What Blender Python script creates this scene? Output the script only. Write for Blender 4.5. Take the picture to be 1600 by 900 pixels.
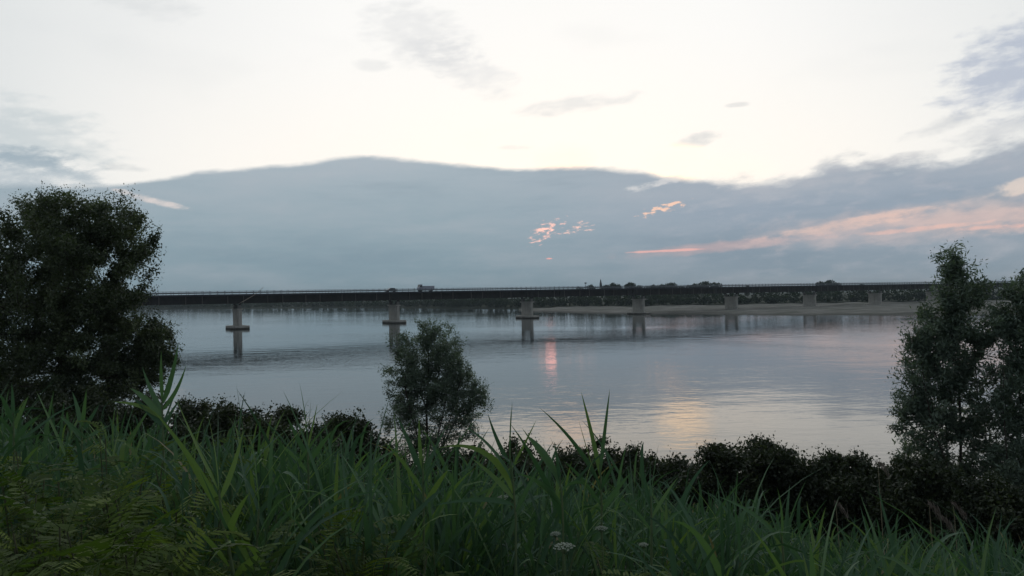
import bpy, math, random
import numpy as np
from mathutils import Vector, Matrix

for o in list(bpy.data.objects): bpy.data.objects.remove(o)
scene = bpy.context.scene
col = scene.collection
R = math.radians

# ------------------------------------------------------------------ camera
F_PX = 1250.0                       # focal length in pixels of the 1600x900 photograph
CAM_H = 9.877                       # eye above the river
PITCH = math.atan(11.0 / F_PX); ROLL = 0.019
fwd = Vector((0, math.cos(PITCH), math.sin(PITCH)))
up0 = Vector((0, -math.sin(PITCH), math.cos(PITCH)))
rgt = Vector((1, 0, 0)) * math.cos(ROLL) - up0 * math.sin(ROLL)
upv = up0 * math.cos(ROLL) + Vector((1, 0, 0)) * math.sin(ROLL)
CAM = Vector((0, 0, CAM_H))
cam_d = bpy.data.cameras.new('camera'); cam = bpy.data.objects.new('camera', cam_d); col.objects.link(cam)
cam_d.sensor_width = 36.0; cam_d.lens = 36.0 * F_PX / 1600.0
cam_d.clip_start = 0.05; cam_d.clip_end = 20000
cam.matrix_world = Matrix(((rgt.x, upv.x, -fwd.x, 0), (rgt.y, upv.y, -fwd.y, 0), (rgt.z, upv.z, -fwd.z, CAM_H), (0, 0, 0, 1)))
scene.camera = cam

def ray(px, py):
    return fwd * F_PX + rgt * (px - 800) + upv * (450 - py)
def at(px, py, Y):                  # the point of the place seen at a pixel of the photograph, Y metres away
    d = ray(px, py); return CAM + d * (Y / d.y)
def azel(px, py):
    d = ray(px, py).normalized(); return math.degrees(math.atan2(d.x, d.y)), math.degrees(math.asin(d.z))
def lin(r, g, b):
    f = lambda c: (c / 255 / 12.92) if c / 255 <= 0.04045 else ((c / 255 + 0.055) / 1.055) ** 2.4
    return (f(r), f(g), f(b), 1.0)

# ------------------------------------------------------------------ sky
SUN_AZ, SUN_EL = azel(857, 362)
W = bpy.data.worlds.new('World'); scene.world = W; W.use_nodes = True
nt = W.node_tree; nt.nodes.clear()
class NB:
    def __init__(s, t): s.t = t
    def put(s, sock, v):
        if isinstance(v, bpy.types.NodeSocket): s.t.links.new(v, sock)
        else: sock.default_value = v
    def m(s, op, a, b=0.0, c=0.0, clamp=False):
        n = s.t.nodes.new('ShaderNodeMath'); n.operation = op; n.use_clamp = clamp
        s.put(n.inputs[0], a); s.put(n.inputs[1], b); s.put(n.inputs[2], c); return n.outputs[0]
    def mix(s, fac, a, b, mode='MIX'):
        n = s.t.nodes.new('ShaderNodeMix'); n.data_type = 'RGBA'; n.blend_type = mode
        s.put(n.inputs[0], fac); s.put(n.inputs[6], a); s.put(n.inputs[7], b); return n.outputs[2]
    def step(s, x, lo, hi):
        n = s.t.nodes.new('ShaderNodeMapRange'); n.interpolation_type = 'SMOOTHSTEP'
        s.put(n.inputs[0], x); s.put(n.inputs[1], lo); s.put(n.inputs[2], hi); n.inputs[3].default_value = 0; n.inputs[4].default_value = 1
        return n.outputs[0]
    def noise(s, vec, scale, detail=4, rough=0.55, dist=0.0):
        n = s.t.nodes.new('ShaderNodeTexNoise'); s.t.links.new(vec, n.inputs['Vector'])
        n.inputs['Scale'].default_value = scale; n.inputs['Detail'].default_value = detail
        n.inputs['Roughness'].default_value = rough; n.inputs['Distortion'].default_value = dist
        return n.outputs['Fac']
    def comb(s, x, y, z):
        n = s.t.nodes.new('ShaderNodeCombineXYZ'); s.put(n.inputs[0], x); s.put(n.inputs[1], y); s.put(n.inputs[2], z); return n.outputs[0]
    def ramp(s, fac, stops):
        n = s.t.nodes.new('ShaderNodeValToRGB'); s.put(n.inputs[0], fac); e = n.color_ramp.elements
        while len(e) < len(stops): e.new(0.5)
        for k, (p, c) in enumerate(stops): e[k].position = p; e[k].color = c
        return n.outputs[0]
B = NB(nt)
geo = nt.nodes.new('ShaderNodeTexCoord')
sep = nt.nodes.new('ShaderNodeSeparateXYZ'); nt.links.new(geo.outputs['Generated'], sep.inputs[0])
dx_, dy_, dz_ = sep.outputs
az = B.m('MULTIPLY', B.m('ARCTAN2', dx_, dy_), 57.29578)
el = B.m('MULTIPLY', B.m('ARCSINE', dz_), 57.29578)
sky = nt.nodes.new('ShaderNodeTexSky'); sky.sky_type = 'NISHITA'; sky.sun_disc = False
W.cycles.sampling_method = 'MANUAL'; W.cycles.sample_map_resolution = 128
sky.sun_elevation = R(SUN_EL); sky.sun_rotation = R(SUN_AZ); sky.dust_density = 2.0
# high thin veil of cloud: white towards the hidden sun, bluer and dimmer away from it
gx, gy, gz = math.sin(R(2)) * math.cos(R(14)), math.cos(R(2)) * math.cos(R(14)), math.sin(R(14))
dot = B.m('ADD', B.m('ADD', B.m('MULTIPLY', dx_, gx), B.m('MULTIPLY', dy_, gy)), B.m('MULTIPLY', dz_, gz))
veil = B.ramp(B.m('MULTIPLY_ADD', dot, 0.5, 0.5), [
    (0.00, (0.20, 0.24, 0.28, 1)), (0.50, (0.32, 0.37, 0.41, 1)), (0.80, (0.56, 0.61, 0.64, 1)), (0.90, (0.74, 0.775, 0.785, 1)),
    (0.955, (0.90, 0.91, 0.905, 1)), (0.985, (1.0, 1.0, 0.985, 1))])
lowglow = B.m('MULTIPLY', B.step(el, 19.0, 7.0), B.step(dot, 0.80, 0.97))
veil = B.mix(lowglow, veil, (1.03, 1.0, 0.945, 1))
# streaked structure of the veil
svec = B.comb(B.m('MULTIPLY', az, 0.05), B.m('MULTIPLY', el, 0.16), 0.0)
n_soft = B.noise(svec, 1.0, 3, 0.55)
veil = B.mix(B.m('MULTIPLY', B.step(n_soft, 0.52, 0.75), 0.25), veil, (0.70, 0.73, 0.75, 1))
base = B.mix(0.05, veil, B.mix(1.0, sky.outputs[0], (0.10, 0.10, 0.10, 1), 'MULTIPLY'))
evec = B.comb(B.m('MULTIPLY', az, 0.22), B.m('MULTIPLY_ADD', az, -0.05, B.m('MULTIPLY', el, 0.58)), 3.7)
n_edge = B.noise(evec, 1.0, 5, 0.55)
n_fine = B.noise(evec, 2.4, 5, 0.62)
nk = {}
n_hole = B.noise(evec, 7.5, 3, 0.6)
aev = B.comb(az, el, 0.0)
def patch(a0, e0, ha, hb, ang, lo, hi, k):
    mp = nt.nodes.new('ShaderNodeMapping'); mp.vector_type = 'TEXTURE'; nt.links.new(aev, mp.inputs[0])
    mp.inputs['Location'].default_value = (a0, e0, 0); mp.inputs['Rotation'].default_value = (0, 0, R(ang)); mp.inputs['Scale'].default_value = (ha, hb, 1)
    ln = nt.nodes.new('ShaderNodeVectorMath'); ln.operation = 'DOT_PRODUCT'; nt.links.new(mp.outputs[0], ln.inputs[0]); nt.links.new(mp.outputs[0], ln.inputs[1])
    if k not in nk: nk[k] = B.m('MULTIPLY_ADD', n_hole if k >= 8 else n_fine, k, 1.0 - 0.5 * k)
    return B.step(B.m('SUBTRACT', nk[k], ln.outputs['Value']), lo, hi)
def ppatch(px, py, w, h, ang, lo, hi, k):
    a0, e0 = azel(px, py); return patch(a0, e0, w * 0.0458, h * 0.0458, ang, lo, hi, k)
# darker scraps of cloud in the bright part
for (px, py, w, h, ang, op, c) in [
    (655, 55, 95, 50, -18, 0.36, (0.60, 0.62, 0.65, 1)), (725, 105, 90, 30, -22, 0.34, (0.60, 0.62, 0.66, 1)),
    (900, 163, 100, 13, 6, 0.42, (0.62, 0.64, 0.66, 1)), (230, 5, 70, 20, 0, 0.35, (0.60, 0.63, 0.65, 1)),
    (580, 102, 32, 11, 0, 0.30, (0.62, 0.64, 0.66, 1)), (1092, 218, 38, 11, 9, 0.5, (0.50, 0.53, 0.56, 1)),
    (1490, 190, 62, 11, 16, 0.5, (0.50, 0.53, 0.57, 1)), (1590, 105, 95, 62, 14, 0.80, (0.40, 0.46, 0.58, 1)),
    (1590, 195, 80, 16, 10, 0.45, (0.50, 0.53, 0.58, 1)), (1420, 244, 60, 7, 4, 0.4, (0.50, 0.52, 0.56, 1)),
    (25, 205, 120, 48, -10, 0.55, (0.47, 0.55, 0.59, 1)), (45, 246, 62, 15, -3, 0.85, (0.31, 0.40, 0.47, 1)),
    (30, 275, 110, 24, 0, 0.75, (0.40, 0.48, 0.54, 1)), (195, 263, 28, 7, 0, 0.45, (0.45, 0.50, 0.53, 1)),
    (803, 231, 26, 5, 0, 0.35, (0.6, 0.6, 0.6, 1)), (1152, 164, 18, 4, 0, 0.4, (0.55, 0.57, 0.58, 1))]:
    base = B.mix(B.m('MULTIPLY', ppatch(px, py, w, h, ang, -0.35, 1.25, 3.6), op * 0.95), base, c)
for (px, py, w, h, c) in [(1062, 256, 46, 28, (1.85, 1.36, 0.92, 1)), (885, 250, 50, 24, (1.5, 1.15, 0.90, 1)), (1150, 268, 60, 26, (1.12, 1.03, 0.92, 1))]:
    base = B.mix(ppatch(px, py, w, h, 0, -0.6, 1.3, 1.5), base, c)
# the long low cloud bank
pts = [(0, 292), (120, 290), (200, 286), (300, 272), (400, 261), (500, 252), (600, 247), (700, 255), (780, 263), (860, 264),
       (940, 263), (1000, 266), (1060, 281), (1160, 286), (1240, 271), (1330, 251), (1450, 252), (1530, 236), (1600, 222)]
fc = nt.nodes.new('ShaderNodeFloatCurve'); cv = fc.mapping.curves[0]
vals = [(0.0, 0.40)] + [((azel(*p)[0] + 60) / 120, azel(*p)[1] / 20) for p in pts] + [(0.86, 0.42), (1.0, 0.40)]
cv.points[0].location = vals[0]; cv.points[1].location = vals[-1]
for v in vals[1:-1]: cv.points.new(*v)
fc.mapping.update()
nt.links.new(B.m('DIVIDE', B.m('ADD', az, 60.0), 120.0, clamp=True), fc.inputs['Value'])
top_el = B.m('MULTIPLY', fc.outputs[0], 20.0)
soft = B.step(az, 5.0, 22.0)
amp = B.m('MULTIPLY_ADD', soft, 1.6, 0.85)
dlt = B.m('ADD', B.m('SUBTRACT', top_el, el), B.m('MULTIPLY', B.m('SUBTRACT', n_edge, 0.5), amp))
dlt = B.m('ADD', dlt, B.m('MULTIPLY', B.m('SUBTRACT', n_fine, 0.5), B.m('MULTIPLY_ADD', soft, 1.3, 0.35)))
wid = B.m('MULTIPLY_ADD', soft, 0.45, 0.24)
bank = B.step(B.m('DIVIDE', dlt, wid), -1.0, 1.0)
bank_c = B.ramp(B.m('DIVIDE', el, 10.0, clamp=True), [(0.0, lin(130, 152, 163)), (0.25, lin(137, 158, 169)), (0.55, lin(152, 170, 180)), (0.95, lin(170, 183, 192))])
bank_r = B.ramp(B.m('DIVIDE', el, 10.0, clamp=True), [(0.0, lin(138, 154, 165)), (0.25, lin(142, 157, 170)), (0.55, lin(154, 167, 181)), (0.95, lin(172, 180, 190))])
bank_c = B.mix(B.step(az, -6.0, 18.0), bank_c, bank_r)
bvec = B.comb(B.m('MULTIPLY', az, 0.06), B.m('MULTIPLY', el, 0.35), 9.1)
bn = B.noise(bvec, 1.4, 4, 0.6)
bank_c = B.mix(B.m('MULTIPLY', B.step(bn, 0.42, 0.72), 0.22), bank_c, lin(188, 190, 196))
bank_c = B.mix(B.m('MULTIPLY', B.step(bn, 0.50, 0.28), 0.20), bank_c, lin(112, 134, 150))
bank_c = B.mix(B.m('MULTIPLY', B.step(n_fine, 0.45, 0.75), B.m('MULTIPLY_ADD', soft, 0.22, 0.06)), bank_c, lin(196, 194, 200))
skyc = B.mix(bank, base, bank_c)
# gaps in the bank, lit pink and apricot from behind
for (px, py, w, h, ang, op, c, lo, hi, k) in [
    (1440, 348, 240, 26, 3, 0.55, lin(226, 200, 192), -0.6, 1.2, 3.0), (1540, 344, 150, 17, -3, 0.50, lin(243, 205, 190), -0.4, 1.0, 3.4),
    (1330, 350, 125, 9, 8, 0.68, lin(248, 208, 190), -0.3, 1.2, 3.8), (1440, 357, 110, 4, 3, 0.7, lin(250, 200, 184), -0.2, 1.1, 3.8), (1560, 354, 60, 4, 1, 0.75, lin(250, 196, 180), -0.2, 1.1, 3.8),
    (1120, 386, 150, 9, 4, 0.50, lin(224, 182, 176), -0.4, 1.1, 2.5), (1040, 392, 70, 2.5, 1, 0.7, lin(250, 190, 180), 0.0, 0.8, 2.5), (1250, 372, 120, 7, 6, 0.4, lin(200, 186, 186), -0.4, 1.0, 3.0),
    (1032, 327, 40, 8, 14, 0.95, lin(255, 212, 188), 0.2, 1.5, 8.0), (1010, 288, 60, 8, 8, 0.5, lin(240, 236, 232), 0.1, 1.2, 6.0), (1250, 290, 160, 18, 8, 0.25, lin(205, 202, 204), -0.3, 1.2, 3.5),
    (852, 362, 32, 15, 30, 1.0, (1.25, 0.72, 0.60, 1), 0.4, 2.2, 8.0), (908, 356, 28, 9, 10, 0.95, (1.05, 0.68, 0.58, 1), 0.4, 2.2, 8.0),
    (859, 404, 8, 1.8, 0, 0.9, (1.0, 0.46, 0.40, 1), 0.0, 0.6, 3.0), (1560, 310, 110, 16, 6, 0.3, lin(205, 196, 192), -0.4, 1.1, 3.0),
    (1598, 290, 40, 12, 12, 0.8, lin(252, 230, 212), -0.2, 1.0, 4.0), (240, 313, 50, 6, -14, 0.7, lin(235, 222, 216), -0.2, 1.0, 4.0)]:
    skyc = B.mix(B.m('MULTIPLY', ppatch(px, py, w, h, ang, lo, hi, k), op * (0.68 if px > 1060 else 1.0)), skyc, c)
bg = nt.nodes.new('ShaderNodeBackground'); bg.inputs['Strength'].default_value = 0.1
nt.links.new(B.mix(1.0, skyc, (10.0, 10.0, 10.0, 1), 'MULTIPLY'), bg.inputs['Color'])
wo = nt.nodes.new('ShaderNodeOutputWorld'); nt.links.new(bg.outputs[0], wo.inputs[0])

# the sun, low and all but hidden behind the bank
sl = bpy.data.lights.new('sun', 'SUN'); sl.energy = 0.0002; sl.angle = R(0.8); sl.color = (1.0, 0.33, 0.25)
so = bpy.data.objects.new('sun', sl); col.objects.link(so)
sd = ray(857, 362).normalized(); so.rotation_euler = sd.to_track_quat('Z', 'Y').to_euler(); so.location = (0, 0, 60)

vs = scene.view_settings
vs.view_transform = 'Standard'; vs.look = 'None'; vs.exposure = 0.0; vs.gamma = 1.0; vs.use_curve_mapping = False
scene.cycles.max_bounces = 4; scene.cycles.diffuse_bounces = 2; scene.cycles.transmission_bounces = 2; scene.cycles.transparent_max_bounces = 4

# ------------------------------------------------------------------ materials
def newmat(name):
    m = bpy.data.materials.new(name); m.use_nodes = True; t = m.node_tree; t.nodes.clear()
    out = t.nodes.new('ShaderNodeOutputMaterial'); return m, t, NB(t), out
def plain(name, c1, c2, scale=3.0, rough=0.8, spec=0.3, metal=0.0, bump=0.0, stain=None, wet=False):
    m, t, b, out = newmat(name)
    tc = t.nodes.new('ShaderNodeTexCoord'); n = b.noise(tc.outputs['Object'], scale, 6, 0.6)
    p = t.nodes.new('ShaderNodeBsdfPrincipled')
    c = b.mix(b.step(n, 0.3, 0.7), (*c1, 1), (*c2, 1))
    if stain:                                        # wet, weed-dark band where the river rises and falls
        g = t.nodes.new('ShaderNodeNewGeometry'); s_ = t.nodes.new('ShaderNodeSeparateXYZ'); t.links.new(g.outputs['Position'], s_.inputs[0])
        zz = b.m('ADD', s_.outputs[2], b.m('MULTIPLY', n, 0.6))
        c = b.mix(b.step(zz, stain + 0.15, stain - 0.1), c, (0.05, 0.045, 0.035, 1))
        n2 = b.noise(b.comb(b.m('MULTIPLY', s_.outputs[0], 1.6), b.m('MULTIPLY', s_.outputs[1], 1.6), b.m('MULTIPLY', s_.outputs[2], 0.12)), 1.0, 5, 0.6)
        c = b.mix(b.m('MULTIPLY', b.step(n2, 0.5, 0.75), 0.45), c, (0.12, 0.105, 0.085, 1))
    if wet:                                          # sand stays dark where it is soaked, in channels and along the edge
        g = t.nodes.new('ShaderNodeNewGeometry'); s_ = t.nodes.new('ShaderNodeSeparateXYZ'); t.links.new(g.outputs['Position'], s_.inputs[0])
        n3 = b.noise(b.comb(b.m('MULTIPLY', s_.outputs[0], 0.05), b.m('MULTIPLY', s_.outputs[1], 0.16), 0.0), 1.0, 6, 0.65)
        c = b.mix(b.m('MULTIPLY', b.step(n3, 0.44, 0.60), 0.85), c, (0.070, 0.076, 0.060, 1))
        c = b.mix(b.step(s_.outputs[2], 0.40, 0.12), c, (0.06, 0.06, 0.052, 1))
    t.links.new(c, p.inputs['Base Color'])
    p.inputs['Roughness'].default_value = rough; p.inputs['Specular IOR Level'].default_value = spec; p.inputs['Metallic'].default_value = metal
    if bump:
        bp = t.nodes.new('ShaderNodeBump'); bp.inputs['Strength'].default_value = bump; t.links.new(n, bp.inputs['Height']); t.links.new(bp.outputs[0], p.inputs['Normal'])
    t.links.new(p.outputs[0], out.inputs[0]); return m
def leafmat(name, c1, c2, c3=None, trans=0.35, rough=0.45, spec=0.35, objvar=False, dry=None):
    m, t, b, out = newmat(name)
    at_ = t.nodes.new('ShaderNodeAttribute'); at_.attribute_name = 'var'
    v = at_.outputs['Fac']
    if objvar:
        oi = t.nodes.new('ShaderNodeObjectInfo'); v = oi.outputs['Random']
    stops = [(0.0, (*c1, 1)), (0.7, (*c2, 1)), (1.0, (*(c3 or c2), 1))]
    if dry: stops = stops[:2] + [(0.975, (*c3, 1)), (0.985, (*dry, 1)), (1.0, (*dry, 1))]
    c = b.ramp(v, stops)
    p = t.nodes.new('ShaderNodeBsdfPrincipled'); t.links.new(c, p.inputs['Base Color'])
    p.inputs['Roughness'].default_value = rough; p.inputs['Specular IOR Level'].default_value = spec
    tr = t.nodes.new('ShaderNodeBsdfTranslucent'); t.links.new(b.mix(1.0, c, (1.1, 1.25, 0.55, 1), 'MULTIPLY'), tr.inputs[0])
    mx = t.nodes.new('ShaderNodeMixShader'); mx.inputs[0].default_value = trans
    t.links.new(p.outputs[0], mx.inputs[1]); t.links.new(tr.outputs[0], mx.inputs[2]); t.links.new(mx.outputs[0], out.inputs[0]); return m

M = {}
M['concrete'] = plain('concrete', (0.33, 0.31, 0.28), (0.42, 0.395, 0.36), 0.8, 0.9, 0.2, bump=0.15, stain=0.75)
M['concrete_gap_shade'] = plain('concrete_gap_shade', (0.13, 0.125, 0.12), (0.18, 0.17, 0.16), 0.6, 0.9, 0.2)  # shade of the gap under the girder, put into the pedestals' concrete colour
M['steel'] = plain('weathered_steel', (0.016, 0.014, 0.014), (0.030, 0.025, 0.023), 0.5, 0.75, 0.25)
M['steel_pale'] = plain('stiffener_steel', (0.09, 0.08, 0.075), (0.13, 0.12, 0.105), 0.7, 0.7, 0.3)
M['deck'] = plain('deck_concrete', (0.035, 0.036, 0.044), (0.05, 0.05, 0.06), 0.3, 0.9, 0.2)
M['asphalt'] = plain('asphalt', (0.045, 0.045, 0.047), (0.06, 0.06, 0.06), 2.0, 0.9, 0.2)
M['rail'] = plain('galvanised_rail', (0.10, 0.11, 0.125), (0.15, 0.16, 0.175), 2.0, 0.5, 0.5, 0.4)
M['pole'] = plain('pale_wood', (0.26, 0.21, 0.17), (0.34, 0.28, 0.23), 3.0, 0.8)
M['truck_box'] = plain('lorry_box', (0.32, 0.33, 0.39), (0.37, 0.38, 0.44), 1.0, 0.5, 0.4)
M['truck_cab'] = plain('lorry_cab', (0.27, 0.28, 0.33), (0.31, 0.32, 0.37), 1.0, 0.35, 0.5)
M['car'] = plain('car_paint', (0.05, 0.055, 0.07), (0.06, 0.065, 0.08), 1.0, 0.3, 0.5)
M['glass'] = plain('dark_glass', (0.02, 0.025, 0.03), (0.02, 0.025, 0.03), 1.0, 0.1, 0.5)
M['tyre'] = plain('tyre_rubber', (0.02, 0.02, 0.02), (0.03, 0.03, 0.03), 5.0, 0.9, 0.2)
M['plaster'] = plain('tower_plaster', (0.38, 0.35, 0.31), (0.45, 0.42, 0.38), 0.5, 0.9, 0.2)
M['slate'] = plain('tower_slate', (0.05, 0.05, 0.055), (0.07, 0.07, 0.075), 0.8, 0.7, 0.3)
M['bark'] = plain('bark', (0.035, 0.03, 0.025), (0.07, 0.06, 0.05), 6.0, 0.9, 0.1)
M['soil'] = plain('soil', (0.03, 0.032, 0.018), (0.06, 0.055, 0.035), 1.3, 0.95, 0.1)
M['far_soil'] = plain('far_soil', (0.025, 0.032, 0.02), (0.045, 0.052, 0.032), 0.05, 0.95, 0.1)
M['sand'] = plain('sand', (0.115, 0.113, 0.105), (0.21, 0.204, 0.19), 0.14, 0.95, 0.1, wet=True)
M['tree_leaf'] = leafmat('tree_leaf', (0.034, 0.048, 0.026), (0.070, 0.092, 0.048), (0.115, 0.14, 0.075), 0.32)
M['willow_leaf'] = leafmat('willow_leaf', (0.068, 0.096, 0.074), (0.135, 0.178, 0.136), (0.21, 0.255, 0.205), 0.30)
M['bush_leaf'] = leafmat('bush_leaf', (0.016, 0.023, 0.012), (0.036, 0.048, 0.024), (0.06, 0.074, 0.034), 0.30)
M['far_leaf'] = leafmat('far_leaf', (0.018, 0.028, 0.02), (0.030, 0.044, 0.028), (0.036, 0.050, 0.031), 0.45, 0.9, 0.1)
M['reed_leaf'] = leafmat('reed_leaf', (0.032, 0.072, 0.046), (0.072, 0.138, 0.084), (0.115, 0.180, 0.064), 0.35, 0.58, 0.22, dry=(0.20, 0.175, 0.11))
M['reed_leaf_single'] = leafmat('reed_leaf_single', (0.042, 0.095, 0.058), (0.085, 0.160, 0.086), (0.13, 0.20, 0.062), 0.35, 0.55, 0.25, objvar=True)
M['reed_leaf_pale'] = leafmat('reed_leaf_pale', (0.10, 0.165, 0.055), (0.14, 0.215, 0.07), (0.12, 0.19, 0.10), 0.35, 0.5, 0.3, objvar=True)
M['reed_stem'] = plain('reed_stem', (0.07, 0.12, 0.05), (0.12, 0.15, 0.07), 8.0, 0.6)
M['frond'] = leafmat('frond_leaf', (0.040, 0.072, 0.018), (0.088, 0.135, 0.026), (0.15, 0.20, 0.034), 0.4, 0.6, 0.2, objvar=True)
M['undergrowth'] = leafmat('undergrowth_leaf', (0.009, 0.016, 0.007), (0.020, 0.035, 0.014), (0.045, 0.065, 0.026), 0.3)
M['shrub_stem'] = plain('shrub_stem', (0.06, 0.07, 0.035), (0.09, 0.09, 0.05), 8.0, 0.8)
M['dry'] = plain('dry_stalk', (0.20, 0.17, 0.11), (0.30, 0.25, 0.17), 5.0, 0.8)
M['plume'] = plain('reed_plume', (0.16, 0.13, 0.11), (0.24, 0.20, 0.17), 5.0, 0.9)
M['petal'] = plain('white_petal', (0.20, 0.225, 0.18), (0.28, 0.31, 0.25), 9.0, 0.8)

def water_mat():
    m, t, b, out = newmat('river_water')
    g = t.nodes.new('ShaderNodeNewGeometry'); s_ = t.nodes.new('ShaderNodeSeparateXYZ'); t.links.new(g.outputs['Position'], s_.inputs[0])
    X, Y, _ = s_.outputs
    big = b.noise(b.comb(b.m('MULTIPLY', X, 0.012), b.m('MULTIPLY', Y, 0.016), 2.0), 1.0, 4, 0.6, 0.5)
    patch_ = b.m('MULTIPLY_ADD', b.step(big, 0.38, 0.66), 0.85, 0.15)
    w1 = b.noise(b.comb(b.m('MULTIPLY', X, 0.55), b.m('MULTIPLY', Y, 1.0), 0.0), 1.1, 3, 0.55, 0.3)
    w2 = b.noise(b.comb(b.m('MULTIPLY', X, 0.35), b.m('MULTIPLY', Y, 0.6), 5.0), 0.42, 2, 0.5, 0.4)
    hgt = b.m('ADD', b.m('MULTIPLY', b.m('MULTIPLY', w1, 0.045), patch_), b.m('MULTIPLY', w2, 0.055))
    bp = t.nodes.new('ShaderNodeBump'); bp.inputs['Strength'].default_value = 0.55; bp.inputs['Distance'].default_value = 1.0
    t.links.new(hgt, bp.inputs['Height'])
    p = t.nodes.new('ShaderNodeBsdfPrincipled'); p.inputs['Base Color'].default_value = (0.030, 0.040, 0.040, 1)
    p.inputs['Roughness'].default_value = 0.05; p.inputs['IOR'].default_value = 1.333
    t.links.new(bp.outputs[0], p.inputs['Normal']); t.links.new(p.outputs[0], out.inputs[0]); return m
M['water'] = water_mat()

# ------------------------------------------------------------------ mesh helpers
def mesh_np(name, v, faces, mat, var=None, smooth=False):
    """v: (N,3); faces: (M,k) all with k corners, or a list of such arrays"""
    if not isinstance(faces, list): faces = [faces]
    faces = [np.asarray(f, dtype=np.int32) for f in faces if len(f)]
    me = bpy.data.meshes.new(name); v = np.asarray(v, dtype=np.float32)
    me.vertices.add(len(v)); me.vertices.foreach_set('co', v.ravel())
    loops = np.concatenate([f.ravel() for f in faces]); tot = np.concatenate([np.full(len(f), f.shape[1], np.int32) for f in faces])
    start = np.concatenate([[0], np.cumsum(tot)[:-1]]).astype(np.int32)
    me.loops.add(len(loops)); me.loops.foreach_set('vertex_index', loops)
    me.polygons.add(len(tot)); me.polygons.foreach_set('loop_start', start)
    me.update(calc_edges=True); me.validate()
    if smooth: me.polygons.foreach_set('use_smooth', np.ones(len(me.polygons), bool))
    if var is not None:
        a = me.attributes.new('var', 'FLOAT', 'FACE'); a.data.foreach_set('value', np.asarray(var, dtype=np.float32))
    me.materials.append(mat); return me
def link(name, me, parent=None, loc=None, rot=None, scale=None):
    o = bpy.data.objects.new(name, me); col.objects.link(o)
    if parent is not None: o.parent = parent
    if loc is not None: o.location = loc
    if rot is not None: o.rotation_euler = rot
    if scale is not None: o.scale = scale
    return o
def tag(o, label, cat, group=None, kind=None):
    o['label'] = label; o['category'] = cat
    if group: o['group'] = group
    if kind: o['kind'] = kind
    return o
def thing(name, label, cat, loc=(0, 0, 0), rz=0.0, group=None):
    o = bpy.data.objects.new(name, None); o.empty_display_size = 0.2; col.objects.link(o); o.location = loc; o.rotation_euler = (0, 0, rz)
    return tag(o, label, cat, group)
class MB:                                            # collects convex pieces of one mesh
    def __init__(s): s.v = []; s.f = []
    def add(s, v, f):
        n = len(s.v); s.v += [tuple(p) for p in v]; s.f += [tuple(i + n for i in q) for q in f]; return s
    def box(s, x0, x1, y0, y1, z0, z1, ch=0.0):
        if ch <= 0:
            return s.add([(x0, y0, z0), (x1, y0, z0), (x1, y1, z0), (x0, y1, z0), (x0, y0, z1), (x1, y0, z1), (x1, y1, z1), (x0, y1, z1)],
                  [(0, 3, 2, 1), (4, 5, 6, 7), (0, 1, 5, 4), (1, 2, 6, 5), (2, 3, 7, 6), (3, 0, 4, 7)])
        return s.prism([(x0 + ch, y0), (x1 - ch, y0), (x1, y0 + ch), (x1, y1 - ch), (x1 - ch, y1), (x0 + ch, y1), (x0, y1 - ch), (x0, y0 + ch)], z0, z1)
    def prism(s, poly, z0, z1, taper=1.0):
        n = len(poly); cx = sum(p[0] for p in poly) / n; cy = sum(p[1] for p in poly) / n
        v = [(x, y, z0) for x, y in poly] + [(cx + (x - cx) * taper, cy + (y - cy) * taper, z1) for x, y in poly]
        return s.add(v, [tuple(range(n - 1, -1, -1)), tuple(range(n, 2 * n))] + [(i, (i + 1) % n, n + (i + 1) % n, n + i) for i in range(n)])
    def prism_y(s, poly, y0, y1):                    # outline in x,z drawn out along y
        n = len(poly); v = [(x, y0, z) for x, z in poly] + [(x, y1, z) for x, z in poly]
        return s.add(v, [tuple(range(n)), tuple(range(2 * n - 1, n - 1, -1))] + [(i, n + i, n + (i + 1) % n, (i + 1) % n) for i in range(n)])
    def tube(s, p0, p1, r0, r1, k=6):
        p0, p1 = Vector(p0), Vector(p1); d = (p1 - p0).normalized()
        a = d.orthogonal().normalized(); b = d.cross(a)
        v = [p0 + (a * math.cos(2 * math.pi * i / k) + b * math.sin(2 * math.pi * i / k)) * r0 for i in range(k)] + \
            [p1 + (a * math.cos(2 * math.pi * i / k) + b * math.sin(2 * math.pi * i / k)) * r1 for i in range(k)]
        return s.add(v, [tuple(range(k - 1, -1, -1)), tuple(range(k, 2 * k))] + [(i, (i + 1) % k, k + (i + 1) % k, k + i) for i in range(k)])
    def mesh(s, name, mat, smooth=False):
        me = bpy.data.meshes.new(name); me.from_pydata(s.v, [], s.f); me.update(); me.materials.append(mat)
        if smooth: me.polygons.foreach_set('use_smooth', np.ones(len(me.polygons), bool))
        return me
    def build(s, name, mat, parent=None, **k): return link(name, s.mesh(name, mat), parent, **k)

rng = np.random.default_rng(7)
def unit(a): return a / np.maximum(np.linalg.norm(a, axis=-1, keepdims=True), 1e-9)

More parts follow.
